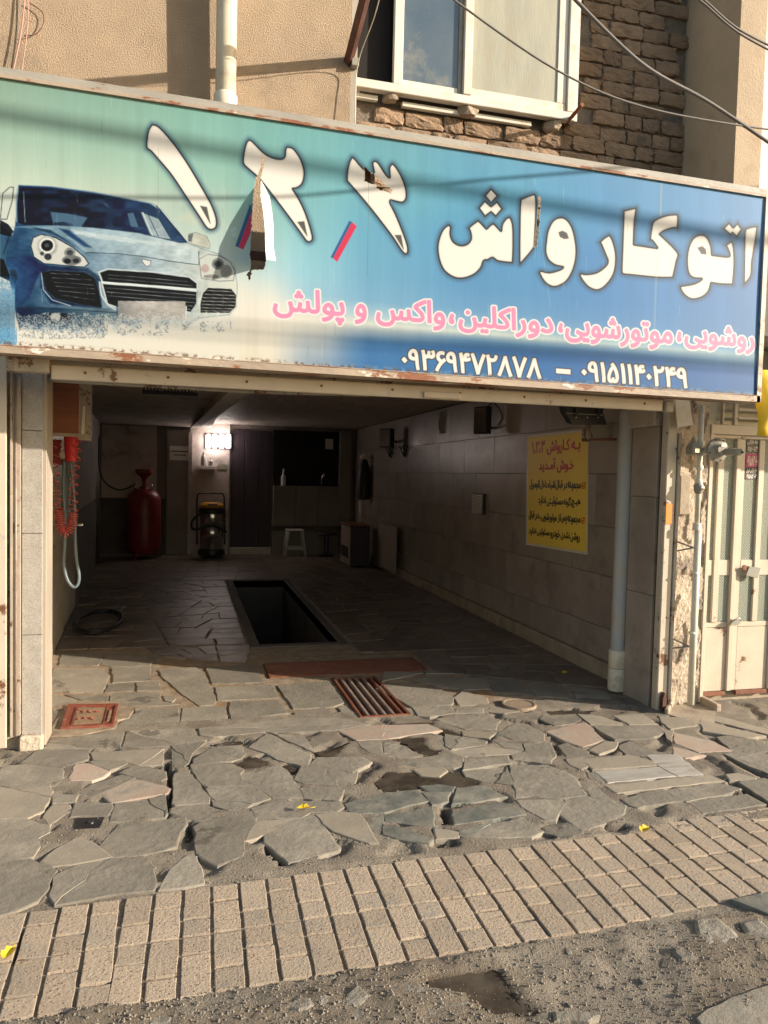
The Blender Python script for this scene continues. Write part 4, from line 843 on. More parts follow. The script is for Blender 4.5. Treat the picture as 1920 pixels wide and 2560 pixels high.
# foam and splash
KX=PX*2.37;KY=(PY-400)*2.37; n1=vnoise(KX,KY,7,11);n2=vnoise(KX,KY,3.2,12);n3=vnoise(KX,KY,26,13)
low=900+.0*KX; env=np.clip((KY-(960+70*(n3-.5)-np.where(KX>620,30,0)+np.where(KX<90,-250,0)))/70,0,1)*(KX<1420)
cream_=np.where((KX<100)[:,None],np.array([110,170,205.]),np.array([232,222,202.]))
CC=CC*(1-env[:,None])+cream_*env[:,None]
sp=((n1*.5+n2*.5)>.55)&(KX<1400)&(KY>890+40*n3)&(KY<1085+30*n3-(KX>600)*40)&(KX>60)&(np.abs(KX-660)>0)
# reflections of the street streaked over the bodywork
rf_=(vnoise(KX+KY*.35,KY,60,41)*.6+vnoise(KX,KY*2.2,24,42)*.4-.5); bm_=((KX>40)&(KX<1400)&(KY>395)&(KY<900)&(CC.max(1)>70)&(CC.max(1)<205)); CC[bm_]+= (rf_[bm_]*46)[:,None]; CC=np.clip(CC,0,255)
gs_=((KX>115)&(KX<1050)&(KY>165)&(KY<490)&(CC.max(1)<110)); CC[gs_]+=(np.maximum(0,vnoise(KX*.7,KY*1.4,38,43)-.45)[gs_]*75)[:,None]*np.array([.6,.9,1.1])
dk=((n1*.6+n2*.4)<.45)&(KY>930+40*n3)&(KY<1060-(KX>620)*20)&(KX>110)&(((KX<640))|((KX>690)&(KX<1000)&(n3>.4))|((KX>1080)&(KX<1370)&(n3>.55)&(KY<1020)))
CC[dk]=CC[dk]*.55+np.array([80,100,120.])*.45; CC[sp]=CC[sp]*.4+np.array([228,228,220.])*.6
bl=(n1*.5+n2*.5>.5)&(KX<90)&(KY>690); CC[bl]=CC[bl]*.5+np.array([60,130,185.])*.5
paint(k3((1118,300),(1300,330),(1330,390),(1180,390),(1040,350)),(222,212,165),14,alpha=.35)
bi_=BODY_[0][(BODY_[1]<0)]; bi_=bi_[KY[bi_]<930]; CC[bi_]=np.clip((CC[bi_]-150)*1.22+140,8,245)
cr_=((KX<1430)&(KY>130)&(KY<1000)); fe_=np.clip((1430-KX)/120,0,1)*np.clip((KY-130)/60,0,1)*np.clip((1040-KY)/60,0,1); g3=CC.mean(1,keepdims=True); CC=np.where(cr_[:,None],g3+(CC-g3)*(1-.26*fe_[:,None]),CC)
# --- large lettering
CR=(250,238,222); OL=(44,50,54); HA=((50,80,105),13,.55)
E=lambda *P: cf((0,0),1.728,P); Gc=lambda *P: cf((560,300),3.318,P); c4=lambda *P: cf((600,400),2.37,P); c5=lambda *P: cf((1220,400),2.37,P)
def smooth(P,k=3):
    P=[np.array(p) for p in P]; out=[];n=len(P)
    for i in range(n):
        a,b,c,d=P[i-1],P[i],P[(i+1)%n],P[(i+2)%n]
        cosv=np.dot(b-a,c-b)/((np.linalg.norm(b-a)*np.linalg.norm(c-b))+1e-9); cosw=np.dot(c-b,d-c)/((np.linalg.norm(c-b)*np.linalg.norm(d-c))+1e-9)
        aa=a if cosv>.45 else b; dd=d if cosw>.45 else c
        for q in range(k):
            t=q/k; out.append(.5*((2*b)+(c-aa)*t+(2*aa-5*b+4*c-dd)*t*t+(3*b-aa-3*c+dd)*t**3))
    return out
def letter(P,inner=(),ew=2.4):
    P=smooth(P); r=paint(P,OL,1.6,halo=HA)
    if r is not None:
        id_,d=r; d=d+4.0; a=np.clip(-d/1.5+.5,0,1)[:,None]; CC[id_]=CC[id_]*(1-a)+np.array(CR,float)*a; sh=np.clip(1-(-d)/5.0,0,1)*(d<0)*.22; CC[id_]=CC[id_]*(1-sh[:,None])+np.array([150,140,132.])*sh[:,None]
    for q in inner: paint(q,(92,90,86),1.4,edge=(150,142,132),ew=1.2)
letter(E((632,600),(640,560),(657,535),(690,548),(750,615),(810,700),(870,800),(915,880),(937,940),(937,980),(915,995),(890,985),(860,940),(800,850),(740,760),(690,700),(650,655),(632,640)),[E((866,890),(893,895),(908,965))])
letter(Gc((155,360),(160,270),(180,190),(205,158),(240,175),(330,265),(400,305),(470,318),(500,300),(505,250),(515,225),(535,218),(580,235),(630,300),(660,370),(672,430),(665,500),(640,545),(600,568),(575,570),(620,640),(670,740),(710,850),(738,950),(738,995),(710,1015),(680,1005),(640,950),(560,840),(470,720),(370,590),(280,480),(200,410)),[Gc((612,845),(665,840),(690,960))])
letter(Gc((1015,500),(1018,430),(1035,350),(1060,302),(1085,315),(1150,390),(1215,440),(1240,430),(1232,390),(1228,355),(1245,337),(1270,340),(1300,375),(1345,445),(1372,472),(1368,430),(1368,395),(1385,365),(1405,360),(1440,400),(1480,470),(1510,550),(1520,620),(1510,665),(1480,688),(1430,680),(1385,668),(1385,690),(1430,780),(1480,900),(1520,1010),(1533,1070),(1528,1110),(1500,1118),(1465,1080),(1400,980),(1310,860),(1200,720),(1090,590),(1020,510)),[Gc((1420,955),(1468,955),(1490,1070))])
letter(c4((1168,530),(1175,470),(1200,410),(1235,380),(1252,395),(1250,440),(1265,480),(1300,502),(1340,498),(1365,470),(1362,430),(1350,402),(1375,380),(1410,355),(1430,372),(1460,405),(1480,385),(1500,372),(1520,390),(1545,418),(1550,380),(1575,345),(1600,335),(1618,380),(1622,480),(1618,600),(1605,612),(1560,608),(1520,600),(1495,582),(1470,595),(1445,600),(1430,640),(1390,680),(1330,703),(1270,700),(1210,660),(1180,600)))
letter(c4((1487,165),(1532,212),(1487,262),(1445,212))); letter(c4((1410,285),(1450,237),(1487,272),(1522,242),(1558,290),(1515,340),(1487,312),(1450,340)))
letter(c5((182,600),(183,400),(188,250),(205,225),(270,200),(285,215),(288,300),(278,480),(268,530),(190,622)))
letter(c5((340,480),(350,420),(380,360),(425,338),(465,350),(500,400),(520,480),(525,560),(510,640),(475,710),(430,745),(380,755),(330,725),(298,670),(310,655),(360,665),(420,650),(440,637),(390,625),(350,590),(335,540)),[c5((418,430),(440,422),(465,435),(475,465),(450,468),(425,455))])
letter(c5((540,690),(545,668),(580,675),(640,665),(690,630),(705,600),(690,560),(665,500),(655,490),(680,465),(715,442),(735,465),(755,530),(760,600),(745,680),(700,745),(650,775),(600,762),(565,730)))
letter(c5((787,660),(790,560),(800,300),(815,295),(880,280),(880,300),(870,380),(865,500),(1000,520),(970,480),(955,480),(965,400),(985,355),(1060,325),(1120,320),(1130,340),(1125,415),(1105,405),(1050,420),(1020,440),(1125,545),(1120,600),(1098,700),(1000,700),(850,685),(800,680)))
letter(c5((1135,745),(1200,735),(1240,722),(1265,705),(1215,700),(1185,670),(1175,600),(1185,520),(1215,460),(1260,440),(1300,455),(1325,510),(1330,560),(1420,570),(1430,555),(1415,520),(1405,505),(1440,480),(1450,480),(1460,520),(1465,620),(1455,740),(1380,738),(1325,730),(1310,780),(1270,815),(1210,828),(1165,805),(1140,770)),[c5((1243,520),(1270,512),(1290,530),(1293,558),(1265,555))])
letter(c5((1390,405),(1430,367),(1454,396),(1480,370),(1510,410),(1475,460),(1450,435),(1440,450)))
letter(c5((1515,745),(1517,600),(1520,430),(1540,400),(1590,390),(1600,395),(1590,480),(1570,600),(1562,690)))
# commas
for P1,P2 in ((Gc((1040,835),(1062,845),(905,1145),(885,1138)),Gc((1062,845),(1102,880),(940,1175),(905,1145))),(Gc((215,700),(245,710),(120,1055),(93,1045)),Gc((245,712),(330,695),(160,1075),(120,1055)))):
    paint(P2,(235,45,85),1.2); paint(P1,(40,95,150),1.2)
FORM={'ا':(0xFE8D,2),'آ':(0xFE81,2),'ب':(0xFE8F,4),'پ':(0xFB56,4),'ت':(0xFE95,4),'ج':(0xFE9D,4),'چ':(0xFB7A,4),'خ':(0xFEA5,4),'د':(0xFEA9,2),'ر':(0xFEAD,2),'ز':(0xFEAF,2),'س':(0xFEB1,4),'ش':(0xFEB5,4),'ع':(0xFEC9,4),'ف':(0xFED1,4),'ق':(0xFED5,4),'ک':(0xFB8E,4),'گ':(0xFB92,4),'ل':(0xFEDD,4),'م':(0xFEE1,4),'ن':(0xFEE5,4),'و':(0xFEED,2),'ه':(0xFEE9,4),'ی':(0xFBFC,4),'ئ':(0xFE89,4),'ء':(0xFE80,1)}
def shape(s):
    out=[]
    for i,ch in enumerate(s):
        if ch in FORM:
            code,n=FORM[ch]; p=s[i-1] if i else ' '; q=s[i+1] if i+1<len(s) else ' '
            jp=(p in FORM and FORM[p][1]==4) or p=='ـ'; jn=n==4 and ((q in FORM and FORM[q][1]>=2) or q=='ـ')
            jp=jp and n>=2
            out.append(chr(code+(3 if jp and jn else 2 if jn else 1 if jp else 0)) if n==4 else chr(code+(1 if jp else 0)))
        else: out.append(ch)
    r=''.join(out)[::-1]
    import re
    return re.sub('[۰-۹]+',lambda m_:m_.group(0)[::-1],r)
def glyphs(body,offset):
    c=bpy.data.curves.new('t','FONT'); c.body=body; c.offset=offset; c.resolution_u=4; c.dimensions='2D'; c.fill_mode='BOTH'
    o=bpy.data.objects.new('t',c); COL.objects.link(o); bpy.context.view_layer.update()
    me=bpy.data.meshes.new_from_object(o.evaluated_get(bpy.context.evaluated_depsgraph_get())); V=[v.co.copy() for v in me.vertices]; me.calc_loop_triangles(); Fc=[tuple(t.vertices) for t in me.loop_triangles]
    bpy.data.objects.remove(o); bpy.data.curves.remove(c); return V,Fc
def mapq(V,quad):
    x0=min(v.x for v in V);x1=max(v.x for v in V);y0=min(v.y for v in V);y1=max(v.y for v in V); Q=[np.array(q,float) for q in quad]; o=[]
    for v in V:
        u=(v.x-x0)/(x1-x0);t=(y1-v.y)/(y1-y0); o.append((Q[0]*(1-u)+Q[1]*u)*(1-t)+(Q[3]*(1-u)+Q[2]*u)*t)
    return np.array(o)
def outlines(body):
    c=bpy.data.curves.new('t','FONT'); c.body=body; c.resolution_u=4; c.dimensions='3D'
    o=bpy.data.objects.new('t',c); COL.objects.link(o); bpy.context.view_layer.update()
    me=bpy.data.meshes.new_from_object(o.evaluated_get(bpy.context.evaluated_depsgraph_get())); V=[v.co.copy() for v in me.vertices]
    E_=[]
    for e in me.edges:
        a,b=sorted(e.vertices[:]); E_.append((a,b) if b==a+1 else (b,a))
    bpy.data.objects.remove(o); bpy.data.curves.remove(c); return V,E_
def tdist(P,E_,X,Y):
    wn=np.zeros(X.shape,int)
    for i,j in E_:
        a=P[i];b=P[j]
        if a[1]==b[1]: continue
        k=np.nonzero(((a[1]<=Y)!=(b[1]<=Y)))[0]
        if not len(k): continue
        xi=a[0]+(Y[k]-a[1])*(b[0]-a[0])/(b[1]-a[1]); h=X[k]<xi; wn[k[h]]+=1 if b[1]>a[1] else -1
    d=np.where(wn!=0,-1.,1e9)
    for i,j in E_:
        a=P[i];b=P[j];v=b-a; m_=8; k=np.nonzero((X>min(a[0],b[0])-m_)&(X<max(a[0],b[0])+m_)&(Y>min(a[1],b[1])-m_)&(Y<max(a[1],b[1])+m_)&(d>0))[0]
        if not len(k): continue
        wx=X[k]-a[0];wy=Y[k]-a[1];t=np.clip((wx*v[0]+wy*v[1])/(v@v+1e-9),0,1); d[k]=np.minimum(d[k],np.sqrt((wx-v[0]*t)**2+(wy-v[1]*t)**2))
    return d
def ptxt(body,quad,col,bold=1.0,out=None,raw=False,aa=1.3):
    V,Fc=outlines(body if raw else shape(body)); P=mapq(V,quad); m_=14
    id_=np.nonzero((PX>P[:,0].min()-m_)&(PX<P[:,0].max()+m_)&(PY>P[:,1].min()-m_)&(PY<P[:,1].max()+m_))[0]
    d=tdist(P,Fc,PX[id_],PY[id_])
    for c,w_ in ([(out[0],bold+out[1])] if out else [])+[(col,bold)]:
        a=np.clip((w_-d)/aa+.5,0,1)[:,None]; CC[id_]=CC[id_]*(1-a)+np.array(c,float)*a
def wq(x0,x1,ya,yb,sl_): return [(x0,ya),(x1,ya+sl_*(x1-x0)),(x1,yb+sl_*(x1-x0)),(x0,yb)]
for b,x0,x1,ya,yb in (('پولش',684,860,717,797),('و',889,915,760,808),('واکس',942,1111,740,812),('،',1124,1134,785,808),('دوراکلین',1148,1381,760,829),('،',1397,1405,809,830),('موتورشویی',1414,1680,786,853),('،',1694,1702,830,853),('روشویی',1713,1885,808,870)):
    ptxt(b,wq(x0,x1,ya,yb,.088),(238,140,180),2.4,((250,236,225),3.4))
for b,x0,x1,ya,yb,q_ in (('۰۹۳۶۹۴۷۲۸۷۸',1006,1352,871,921,.075),('۰۹۱۵۱۱۴۰۲۴۹',1455,1717,903,951,.07)):
    ptxt(b,wq(x0,x1,ya,yb,q_),CR,1.9,((70,74,80),3.0))
paint([(1390,921),(1426,924),(1426,936),(1390,933)],CR,1.2,edge=(70,74,80),ew=2.6)
# panel seams and drips
for a,b in (((1203,440),(1190,1300)),): line(Gc(a,b),1.0,(120,125,90),.6)
line(E((683,640),(683,1000)),1.0,(150,150,105),.6); line(c5((1030,100),(1022,330)),4,(190,180,150),.5); line(c5((1000,560),(985,1000)),5,(190,190,180),.28); line(c5((300,380),(370,880)),1,(200,215,220),.4)
for i in range(170):
    a=rs.uniform(0,1900);b_=rs.uniform(180,980); L=rs.uniform(3,40); line([(a,b_),(a+rs.uniform(-3,3),b_+L)],rs.uniform(.8,1.6),(225,225,210) if rs.rand()<.6 else (95,100,85),rs.uniform(.1,.4))
edge_=np.clip((vf-.975)/.025,0,1)*np.clip((vnoise(PX,PY,9,21)*.6+vnoise(PX,PY,4,23)*.4-.48)*8,0,1); CC=CC*(1-.55*edge_[:,None])+np.array([205,195,175.])*.55*edge_[:,None]
edge2=np.clip((vf-.978)/.012,0,1)*np.clip((vnoise(PX,PY,7,22)*.6+vnoise(PX,PY,3,24)*.4-.55)*9,0,1); CC=CC*(1-.7*edge2[:,None])+np.array([120,75,55.])*.7*edge2[:,None]
tears=[Gc((268,478),(283,470),(300,500),(308,560),(305,600),(318,700),(330,850),(336,935),(350,1100),(345,1180),(330,1235),(232,1243),(208,1335),(203,1290),(188,1290),(225,1230),(218,1100),(228,940),(240,720),(250,600),(258,540)),
       Gc((318,282),(330,286),(328,340),(322,400),(300,470),(283,490),(285,450),(310,390),(316,330)),
       Gc((1168,390),(1200,425),(1245,450),(1300,500),(1345,550),(1392,578),(1386,612),(1375,598),(1275,572),(1272,540),(1210,520),(1168,505)),
       c5((300,222),(310,222),(306,300),(300,380),(288,510),(272,514),(282,440),(294,340))]
kill=np.zeros(NV,bool)
for P in tears:
    P=np.array(P); j=vnoise(PX,PY,4,31)*3-1.5
    k=(PX>P[:,0].min()-8)&(PX<P[:,0].max()+8)&(PY>P[:,1].min()-8)&(PY<P[:,1].max()+8); id_=np.nonzero(k)[0]
    d=sd(P,PX[id_],PY[id_])+j[id_]; kill[id_[d<0]]=True; e=(d>=0)&(d<2.2); CC[id_[e]]=CC[id_[e]]*.5+np.array([225,215,190.])*.5
g_=CC.mean(1,keepdims=True); CC=g_+(CC-g_)*.86
lin=s2l(np.clip(CC,0,255))*np.array([.62,.665,.70])
def signmat():
    M=bpy.data.materials.new('printed_sheet'); M.use_nodes=True;T=M.node_tree;N=T.nodes;L=T.links;B=N['Principled BSDF']
    a=N.new('ShaderNodeAttribute');a.attribute_name='Col'
    tc=N.new('ShaderNodeTexCoord');n=N.new('ShaderNodeTexNoise');mp=N.new('ShaderNodeMapping');mp.inputs['Scale'].default_value=(22,1,.8);L.new(tc.outputs['Object'],mp.inputs[0]);L.new(mp.outputs[0],n.inputs['Vector']);n.inputs['Detail'].default_value=6
    mr=N.new('ShaderNodeMapRange');L.new(n.outputs[0],mr.inputs['Value']);mr.inputs['To Min'].default_value=.96;mr.inputs['To Max'].default_value=1.03
    mx=N.new('ShaderNodeMix');mx.data_type='RGBA';mx.blend_type='MULTIPLY';mx.inputs['Factor'].default_value=1;L.new(a.outputs['Color'],mx.inputs[6]);L.new(mr.outputs[0],mx.inputs[7]);L.new(mx.outputs[2],B.inputs['Base Color'])
    B.inputs['Roughness'].default_value=.45;B.inputs['Specular IOR Level'].default_value=.25
    wv=N.new('ShaderNodeTexWave');wv.inputs['Scale'].default_value=32;wv.bands_direction='X';L.new(tc.outputs['Object'],wv.inputs['Vector'])
    n2=N.new('ShaderNodeTexNoise');n2.inputs['Scale'].default_value=3;L.new(tc.outputs['Object'],n2.inputs['Vector'])
    ad=N.new('ShaderNodeMath');ad.operation='MULTIPLY_ADD';L.new(n2.outputs[0],ad.inputs[0]);ad.inputs[1].default_value=6;L.new(wv.outputs[0],ad.inputs[2])
    bp=N.new('ShaderNodeBump');bp.inputs['Strength'].default_value=.05;bp.inputs['Distance'].default_value=.002;L.new(ad.outputs[0],bp.inputs['Height']);L.new(bp.outputs[0],B.inputs['Normal'])
    return M
VV=PW.reshape(-1,3).copy(); VV[:,1]+= .004*np.sin(VV[:,0]*2.2)*np.sin((VV[:,2]-2.1)*2.4)
idx=np.arange(NV).reshape(H_,W_); q=np.stack([idx[:-1,:-1],idx[1:,:-1],idx[1:,1:],idx[:-1,1:]],-1).reshape(-1,4); q=q[~kill[q].any(1)]
me=bpy.data.meshes.new('printed_panel'); off_=np.array(sg.location); me.vertices.add(NV); me.vertices.foreach_set('co',(VV-off_).astype(np.float32).ravel())
me.loops.add(q.size); me.loops.foreach_set('vertex_index',q.astype(np.int32).ravel()); me.polygons.add(len(q)); me.polygons.foreach_set('loop_start',np.arange(0,q.size,4,dtype=np.int32)); me.polygons.foreach_set('loop_total',np.full(len(q),4,dtype=np.int32))
me.update(); me.validate(); ca=me.color_attributes.new('Col','FLOAT_COLOR','POINT'); ca.data.foreach_set('color',np.concatenate([lin,np.ones((NV,1))],1).astype(np.float32).ravel())
me.materials.append(signmat()); me.shade_smooth(); po=bpy.data.objects.new('printed_panel',me); link(po,sg)
def barq(name,a,b,h0,h1,y0,y1,mt):      # trim along a line a->b, from h0 to h1 above it
    a=np.array(a);b=np.array(b); V=[(p[0],y,p[2]+h) for p in (a,b) for y in (y0,y1) for h in (h0,h1)]
    return fixn(mesh(name,V,[(0,1,3,2),(4,6,7,5),(0,4,5,1),(2,3,7,6),(0,2,6,4),(1,5,7,3)],mt,sg))
barq('top_rail',ctl,ctr,.008,.040,SY-.012,SY+.16,K['trimtop']); barq('top_edge_strip',ctl,ctr,-.008,.0075,SY-.014,SY-.001,K['rail'])
barq('bottom_rail',cbl,cbr,-.036,-.0005,SY-.010,SY+.12,K['rail']); barq('bottom_edge_strip',cbl,cbr,.0,.004,SY-.013,SY-.008,K['rail'])
box('side_rail',ctr[0]+.004,ctr[0]+.035,SY-.01,SY+.16,cbr[2]-.036,ctr[2]+.04,K['cream'],sg)
for k in range(6):
    xx=-.6+k*.75; box('back_strut',xx,xx+.03,SY+.06,SY+.09,2.19,3.42,K['rusty'],sg)
box('back_brace',-.85,3.4,SY+.10,SY+.13,2.72,2.76,K['brackets'],sg)
for k in range(3): box('wall_tie',-.2+k*1.4,-.17+k*1.4,SY+.131,4.62,2.72,2.76,K['brackets'],sg)
fa=mn=box('facade_behind_sign',-6,3.7,4.605,4.7,2.27,2.618,K['stucco']); tag(fa,'stucco strip of facade behind the signboard','wall')
nsg=box('neighbour_signboard',4.25,6.4,SY-.06,SY+.12,2.2,3.4,K['creamc']); tag(nsg,'plain signboard of the next shop to the right','signboard')
# torn flap bent outward
flp=[]
L0=[Gc((300,500))[0],Gc((312,620))[0],Gc((322,760))[0],Gc((335,900))[0],Gc((345,1050))[0],Gc((352,1155))[0]]; R0=[Gc((312,510))[0],Gc((378,635))[0],Gc((392,780))[0],Gc((402,900))[0],Gc((415,1050))[0],Gc((422,1170))[0]]
V=[]
for i,(a,b) in enumerate(zip(L0,R0)):
    t=i/5; d=.13*math.sin(t*1.6)**1.1
    pa=at(*a,1,SY-.006-d);pb=at(*b,1,SY-.004-d*.35)
    w1,w2=RG.uniform(-.006,.006),RG.uniform(-.006,.006); V+=[(pa[0]+w1,pa[1]-w2,pa[2]),(pb[0]+w2,pb[1]+w1,pb[2]),(pa[0]+w1,pa[1]-w2+.003,pa[2]),(pb[0]+w2,pb[1]+w1+.003,pb[2])]
Fc=[]
for i in range(5):
    n=i*4; Fc+=[(n,n+1,n+5,n+4),(n+2,n+6,n+7,n+3),(n,n+4,n+6,n+2),(n+1,n+3,n+7,n+5)]
fixn(mesh('torn_flap',V,Fc,K['clothc'],sg))
# --------------------------------------------------- Persian text
def text(name,body,quad,ax,val,d,mt,parent,wt=.02,out=None,outmt=None,raw=False):
    # quad: photo points tl,tr,br,bl of the word on its own surface; d: step off the surface for each layer
    s=body if raw else shape(body)
    V,Fc=glyphs(s,wt); x0=min(v.x for v in V);x1=max(v.x for v in V);y0=min(v.y for v in V);y1=max(v.y for v in V)
    Q=[at(*p,ax,val) for p in quad]
    def mp_(v,k):
        u=(v.x-x0)/(x1-x0);t=(y1-v.y)/(y1-y0); p=(Q[0]*(1-u)+Q[1]*u)*(1-t)+(Q[3]*(1-u)+Q[2]*u)*t; p=p.copy(); p[ax]=val+d*k; return p
    mesh(name,[mp_(v,2) for v in V],Fc,mt,parent)
    if out:
        V2,F2=glyphs(s,wt+out); mesh(name+'_outline',[mp_(v,1) for v in V2],F2,outmt,parent)
# ------------------------------------------------------------------ yellow poster on the tiled wall
ps=thing('yellow_notice','yellow poster with red and black Persian writing on the tiled wall','poster',(3.32,6.4,1.5))
Q=[at(*p,0,3.326) for p in ((1317,1088),(1472,1072),(1469,1387),(1315,1362))]
def quadslab(name,Q,ax,t,mt,parent):
    V=[tuple(p) for p in Q]+[tuple(p+np.eye(3)[ax]*t) for p in Q]
    return fixn(mesh(name,V,[(0,1,2,3),(7,6,5,4),(0,4,5,1),(1,5,6,2),(2,6,7,3),(3,7,4,0)],mt,parent))
quadslab('sheet',Q,0,.002,K['pw'],ps)
NU,NW=340,400
uu,ww=np.meshgrid(np.linspace(0,1,NU),np.linspace(0,1,NW)); Qn=[q-np.array([.0015,0,0]) for q in Q]; uu=uu[...,None];ww=ww[...,None]
PP=((Qn[0]*(1-uu)+Qn[1]*uu)*(1-ww)+(Qn[3]*(1-uu)+Qn[2]*uu)*ww).reshape(-1,3); PX,PY=proj(PP); CC=np.full((len(PX),3),1.)*np.array([215,205,188.])
pz=lambda x,y:(1300+x/6.145,1040+y/6.145)
paint([(1320,1094),(1469,1079),(1466,1380),(1318,1357)],(248,214,88),1)
RD=(190,15,45);BK_=(35,25,30)
def pt(b,tl,tr,br_,bl,c,w_=.8,raw=False): ptxt(b,[pz(*tl),pz(*tr),pz(*br_),pz(*bl)],c,w_,None,raw,.8)
pt('بـه',(790,395),(925,380),(925,545),(790,560),RD,.7); pt('کـارواش',(415,380),(760,350),(760,565),(415,600),RD,.7); pt('۱،۲،۳',(188,400),(380,375),(380,555),(188,575),RD,.5,True)
pt('خـوش',(570,680),(825,665),(825,865),(570,870),RD,.7); pt('آمـدید',(292,665),(545,650),(545,850),(292,860),RD,.7)
for b,q in (('مجموعه',((735,1000),(928,1010),(928,1160),(735,1150))),('در',((665,1025),(722,1028),(722,1150),(665,1145))),('قبال',((550,985),(652,990),(652,1140),(550,1135))),('اشیاء',((432,985),(540,990),(540,1135),(432,1125))),('داخل',((312,985),(420,990),(420,1135),(312,1125))),('اتومبیل',((150,975),(298,980),(298,1140),(150,1130))),
  ('هیـچ',((788,1275),(925,1280),(925,1415),(788,1405))),('گونه',((670,1240),(780,1245),(780,1410),(670,1395))),('مسئولیـتی',((410,1235),(655,1240),(655,1400),(410,1385))),('ندارد',((283,1225),(395,1230),(395,1370),(283,1375))),
  ('مجموعه',((728,1525),(920,1540),(920,1680),(728,1665))),('پس',((635,1535),(715,1545),(715,1665),(635,1650))),('از',((580,1500),(622,1503),(622,1650),(580,1640))),('موتورشویی',((325,1490),(562,1505),(562,1650),(325,1620))),('،',((298,1545),(310,1547),(310,1580),(298,1578))),('در',((232,1495),(285,1497),(285,1610),(232,1600))),('قبال',((138,1455),(218,1460),(218,1600),(138,1590))),
  ('روشن',((775,1785),(915,1795),(915,1955),(775,1930))),('نشدن',((628,1775),(762,1785),(762,1920),(628,1900))),('خودرو',((470,1750),(614,1765),(614,1910),(470,1880))),('مسئولیتی',((262,1720),(455,1735),(455,1870),(262,1840))),('ندارد',((140,1705),(248,1710),(248,1830),(140,1835)))):
    pt(b,*q,BK_,.5)
idx=np.arange(NU*NW).reshape(NW,NU); qd=np.stack([idx[:-1,:-1],idx[1:,:-1],idx[1:,1:],idx[:-1,1:]],-1).reshape(-1,4)
o=mesh('printed_face',[tuple(p) for p in PP],[tuple(int(i) for i in f) for f in qd],None,ps); ca=o.data.color_attributes.new('Col','FLOAT_COLOR','POINT'); ca.data.foreach_set('color',np.concatenate([s2l(np.clip(CC,0,255)),np.ones((len(CC),1))],1).astype(np.float32).ravel())
K['posterp']=mat('poster_print',(1,1,1),(1,1,1),3,.4,attr='Col'); o.data.materials.append(K['posterp'])
for cx,cy in ((973,1073),(963,1607)):
    ring=[at(*pz(cx+26*math.cos(t),cy+46*math.sin(t)),0,3.322) for t in np.linspace(0,5.6,22)]
    tube('tick_ring',ring,.0035,K['torg'],ps,5); tube('tick',[at(*pz(*p),0,3.322) for p in ((cx-16,cy-10),(cx-2,cy+22),(cx+34,cy-45))],.004,K['torg'],ps,5)
# ------------------------------------------------------------------ things on the right wall
def flood(name,label,c,w_,h_,dep,rot):
    t=thing(name,label,'floodlight',c); 
    M=Matrix.Translation(c)@Matrix.Rotation(rot[0],4,'Z')@Matrix.Rotation(rot[1],4,'X')
    def xf(o):
        o.data.transform(Matrix.Translation(-Vector(c))@M@Matrix.Translation(Vector(c)*0)); return o
    def lb(n,x0,x1,y0,y1,z0,z1,mt,bev=0):
        o=box(n,x0,x1,y0,y1,z0,z1,mt,None,bev); o.data.transform(Matrix.Rotation(rot[0],4,'Z')@Matrix.Rotation(rot[1],4,'X')); o.parent=t; return o
    lb('housing',-w_/2,w_/2,0,dep,-h_/2,h_/2,K['black'],.008)
    lb('glass',-w_/2+.015,w_/2-.015,-.004,.0,-h_/2+.015,h_/2-.015,K['steel'],.002)
    for k in range(4): lb('fin',-w_/2+.02+k*w_/5,-w_/2+.028+k*w_/5,dep,dep+.02,-h_/2+.02,h_/2-.02,K['black'])
    return t
f1=flood('floodlight','small black floodlight on the tiled wall above the clamps',(3.05,11.6,2.22),.26,.30,.10,(math.radians(-62),0)); tube('bracket',[(3.10,11.62,2.22),(3.20,11.8,2.18),(3.33,11.9,2.18)],.02,K['black'],f1,6)
f2=flood('floodlight','black floodlight high on the tiled wall near the light reflection',(3.12,7.75,2.25),.20,.30,.09,(math.radians(-68),.0)); tube('bracket',[(3.16,7.8,2.22),(3.24,7.85,2.18),(3.33,7.9,2.18)],.016,K['black'],f2,6)
tube('cable',cat_curve([(3.20,7.8,2.38),(3.28,7.75,2.45),(3.32,7.6,2.3),(3.32,7.7,2.2)]),.006,K['blackr'],f2,6)
f3=thing('large_floodlight','wide black floodlight seen from behind under the lintel above the notice','floodlight',(2.85,5.0,2.1))
V=[tuple(at(*p,1,5.0)) for p in ((1412,1012),(1510,1020),(1507,1030),(1517,1062),(1432,1062),(1416,1034))]; V2=[(x-.01,y+.08,z+.02) for x,y,z in V]
fixn(mesh('housing',V+V2,[(0,1,2,3,4,5),(11,10,9,8,7,6)]+[(i,(i+1)%6,(i+1)%6+6,i+6) for i in range(6)],K['black'],f3))
q0=at(1416,1033,1,4.992);q1=at(1507,1029,1,4.992); box('seam',q0[0],q1[0],4.985,4.999,q0[2]-.003,q0[2]+.003,K['mgrey'],f3)
for px_ in (1440,1468,1495):
    p=at(px_,1043,1,4.99); lathe('screw',tuple(p),[(0,-.004),(.006,-.003),(.006,.003)],K['steel'],f3,8,'y')
for px_ in (1441,1496):
    p=at(px_,1015,1,4.99); p2=at(px_+3,1040,1,4.99); box('clip',p[0]-.01,p[0]+.01,4.98,4.998,p2[2],p[2],K['black'],f3)
p=at(1468,1062,1,5.0);p2=at(1468,1100,1,5.0); tube('stem',[tuple(p),tuple(p2)],.012,K['gratel'],f3,8); p3=at(1540,1098,1,5.0); tube('arm',[tuple(p2),tuple(p3)],.010,K['rusty'],f3,8); tube('arm_tip',[tuple(p2),tuple(at(1456,1100,1,5.0))],.012,K['brackets'],f3,8)
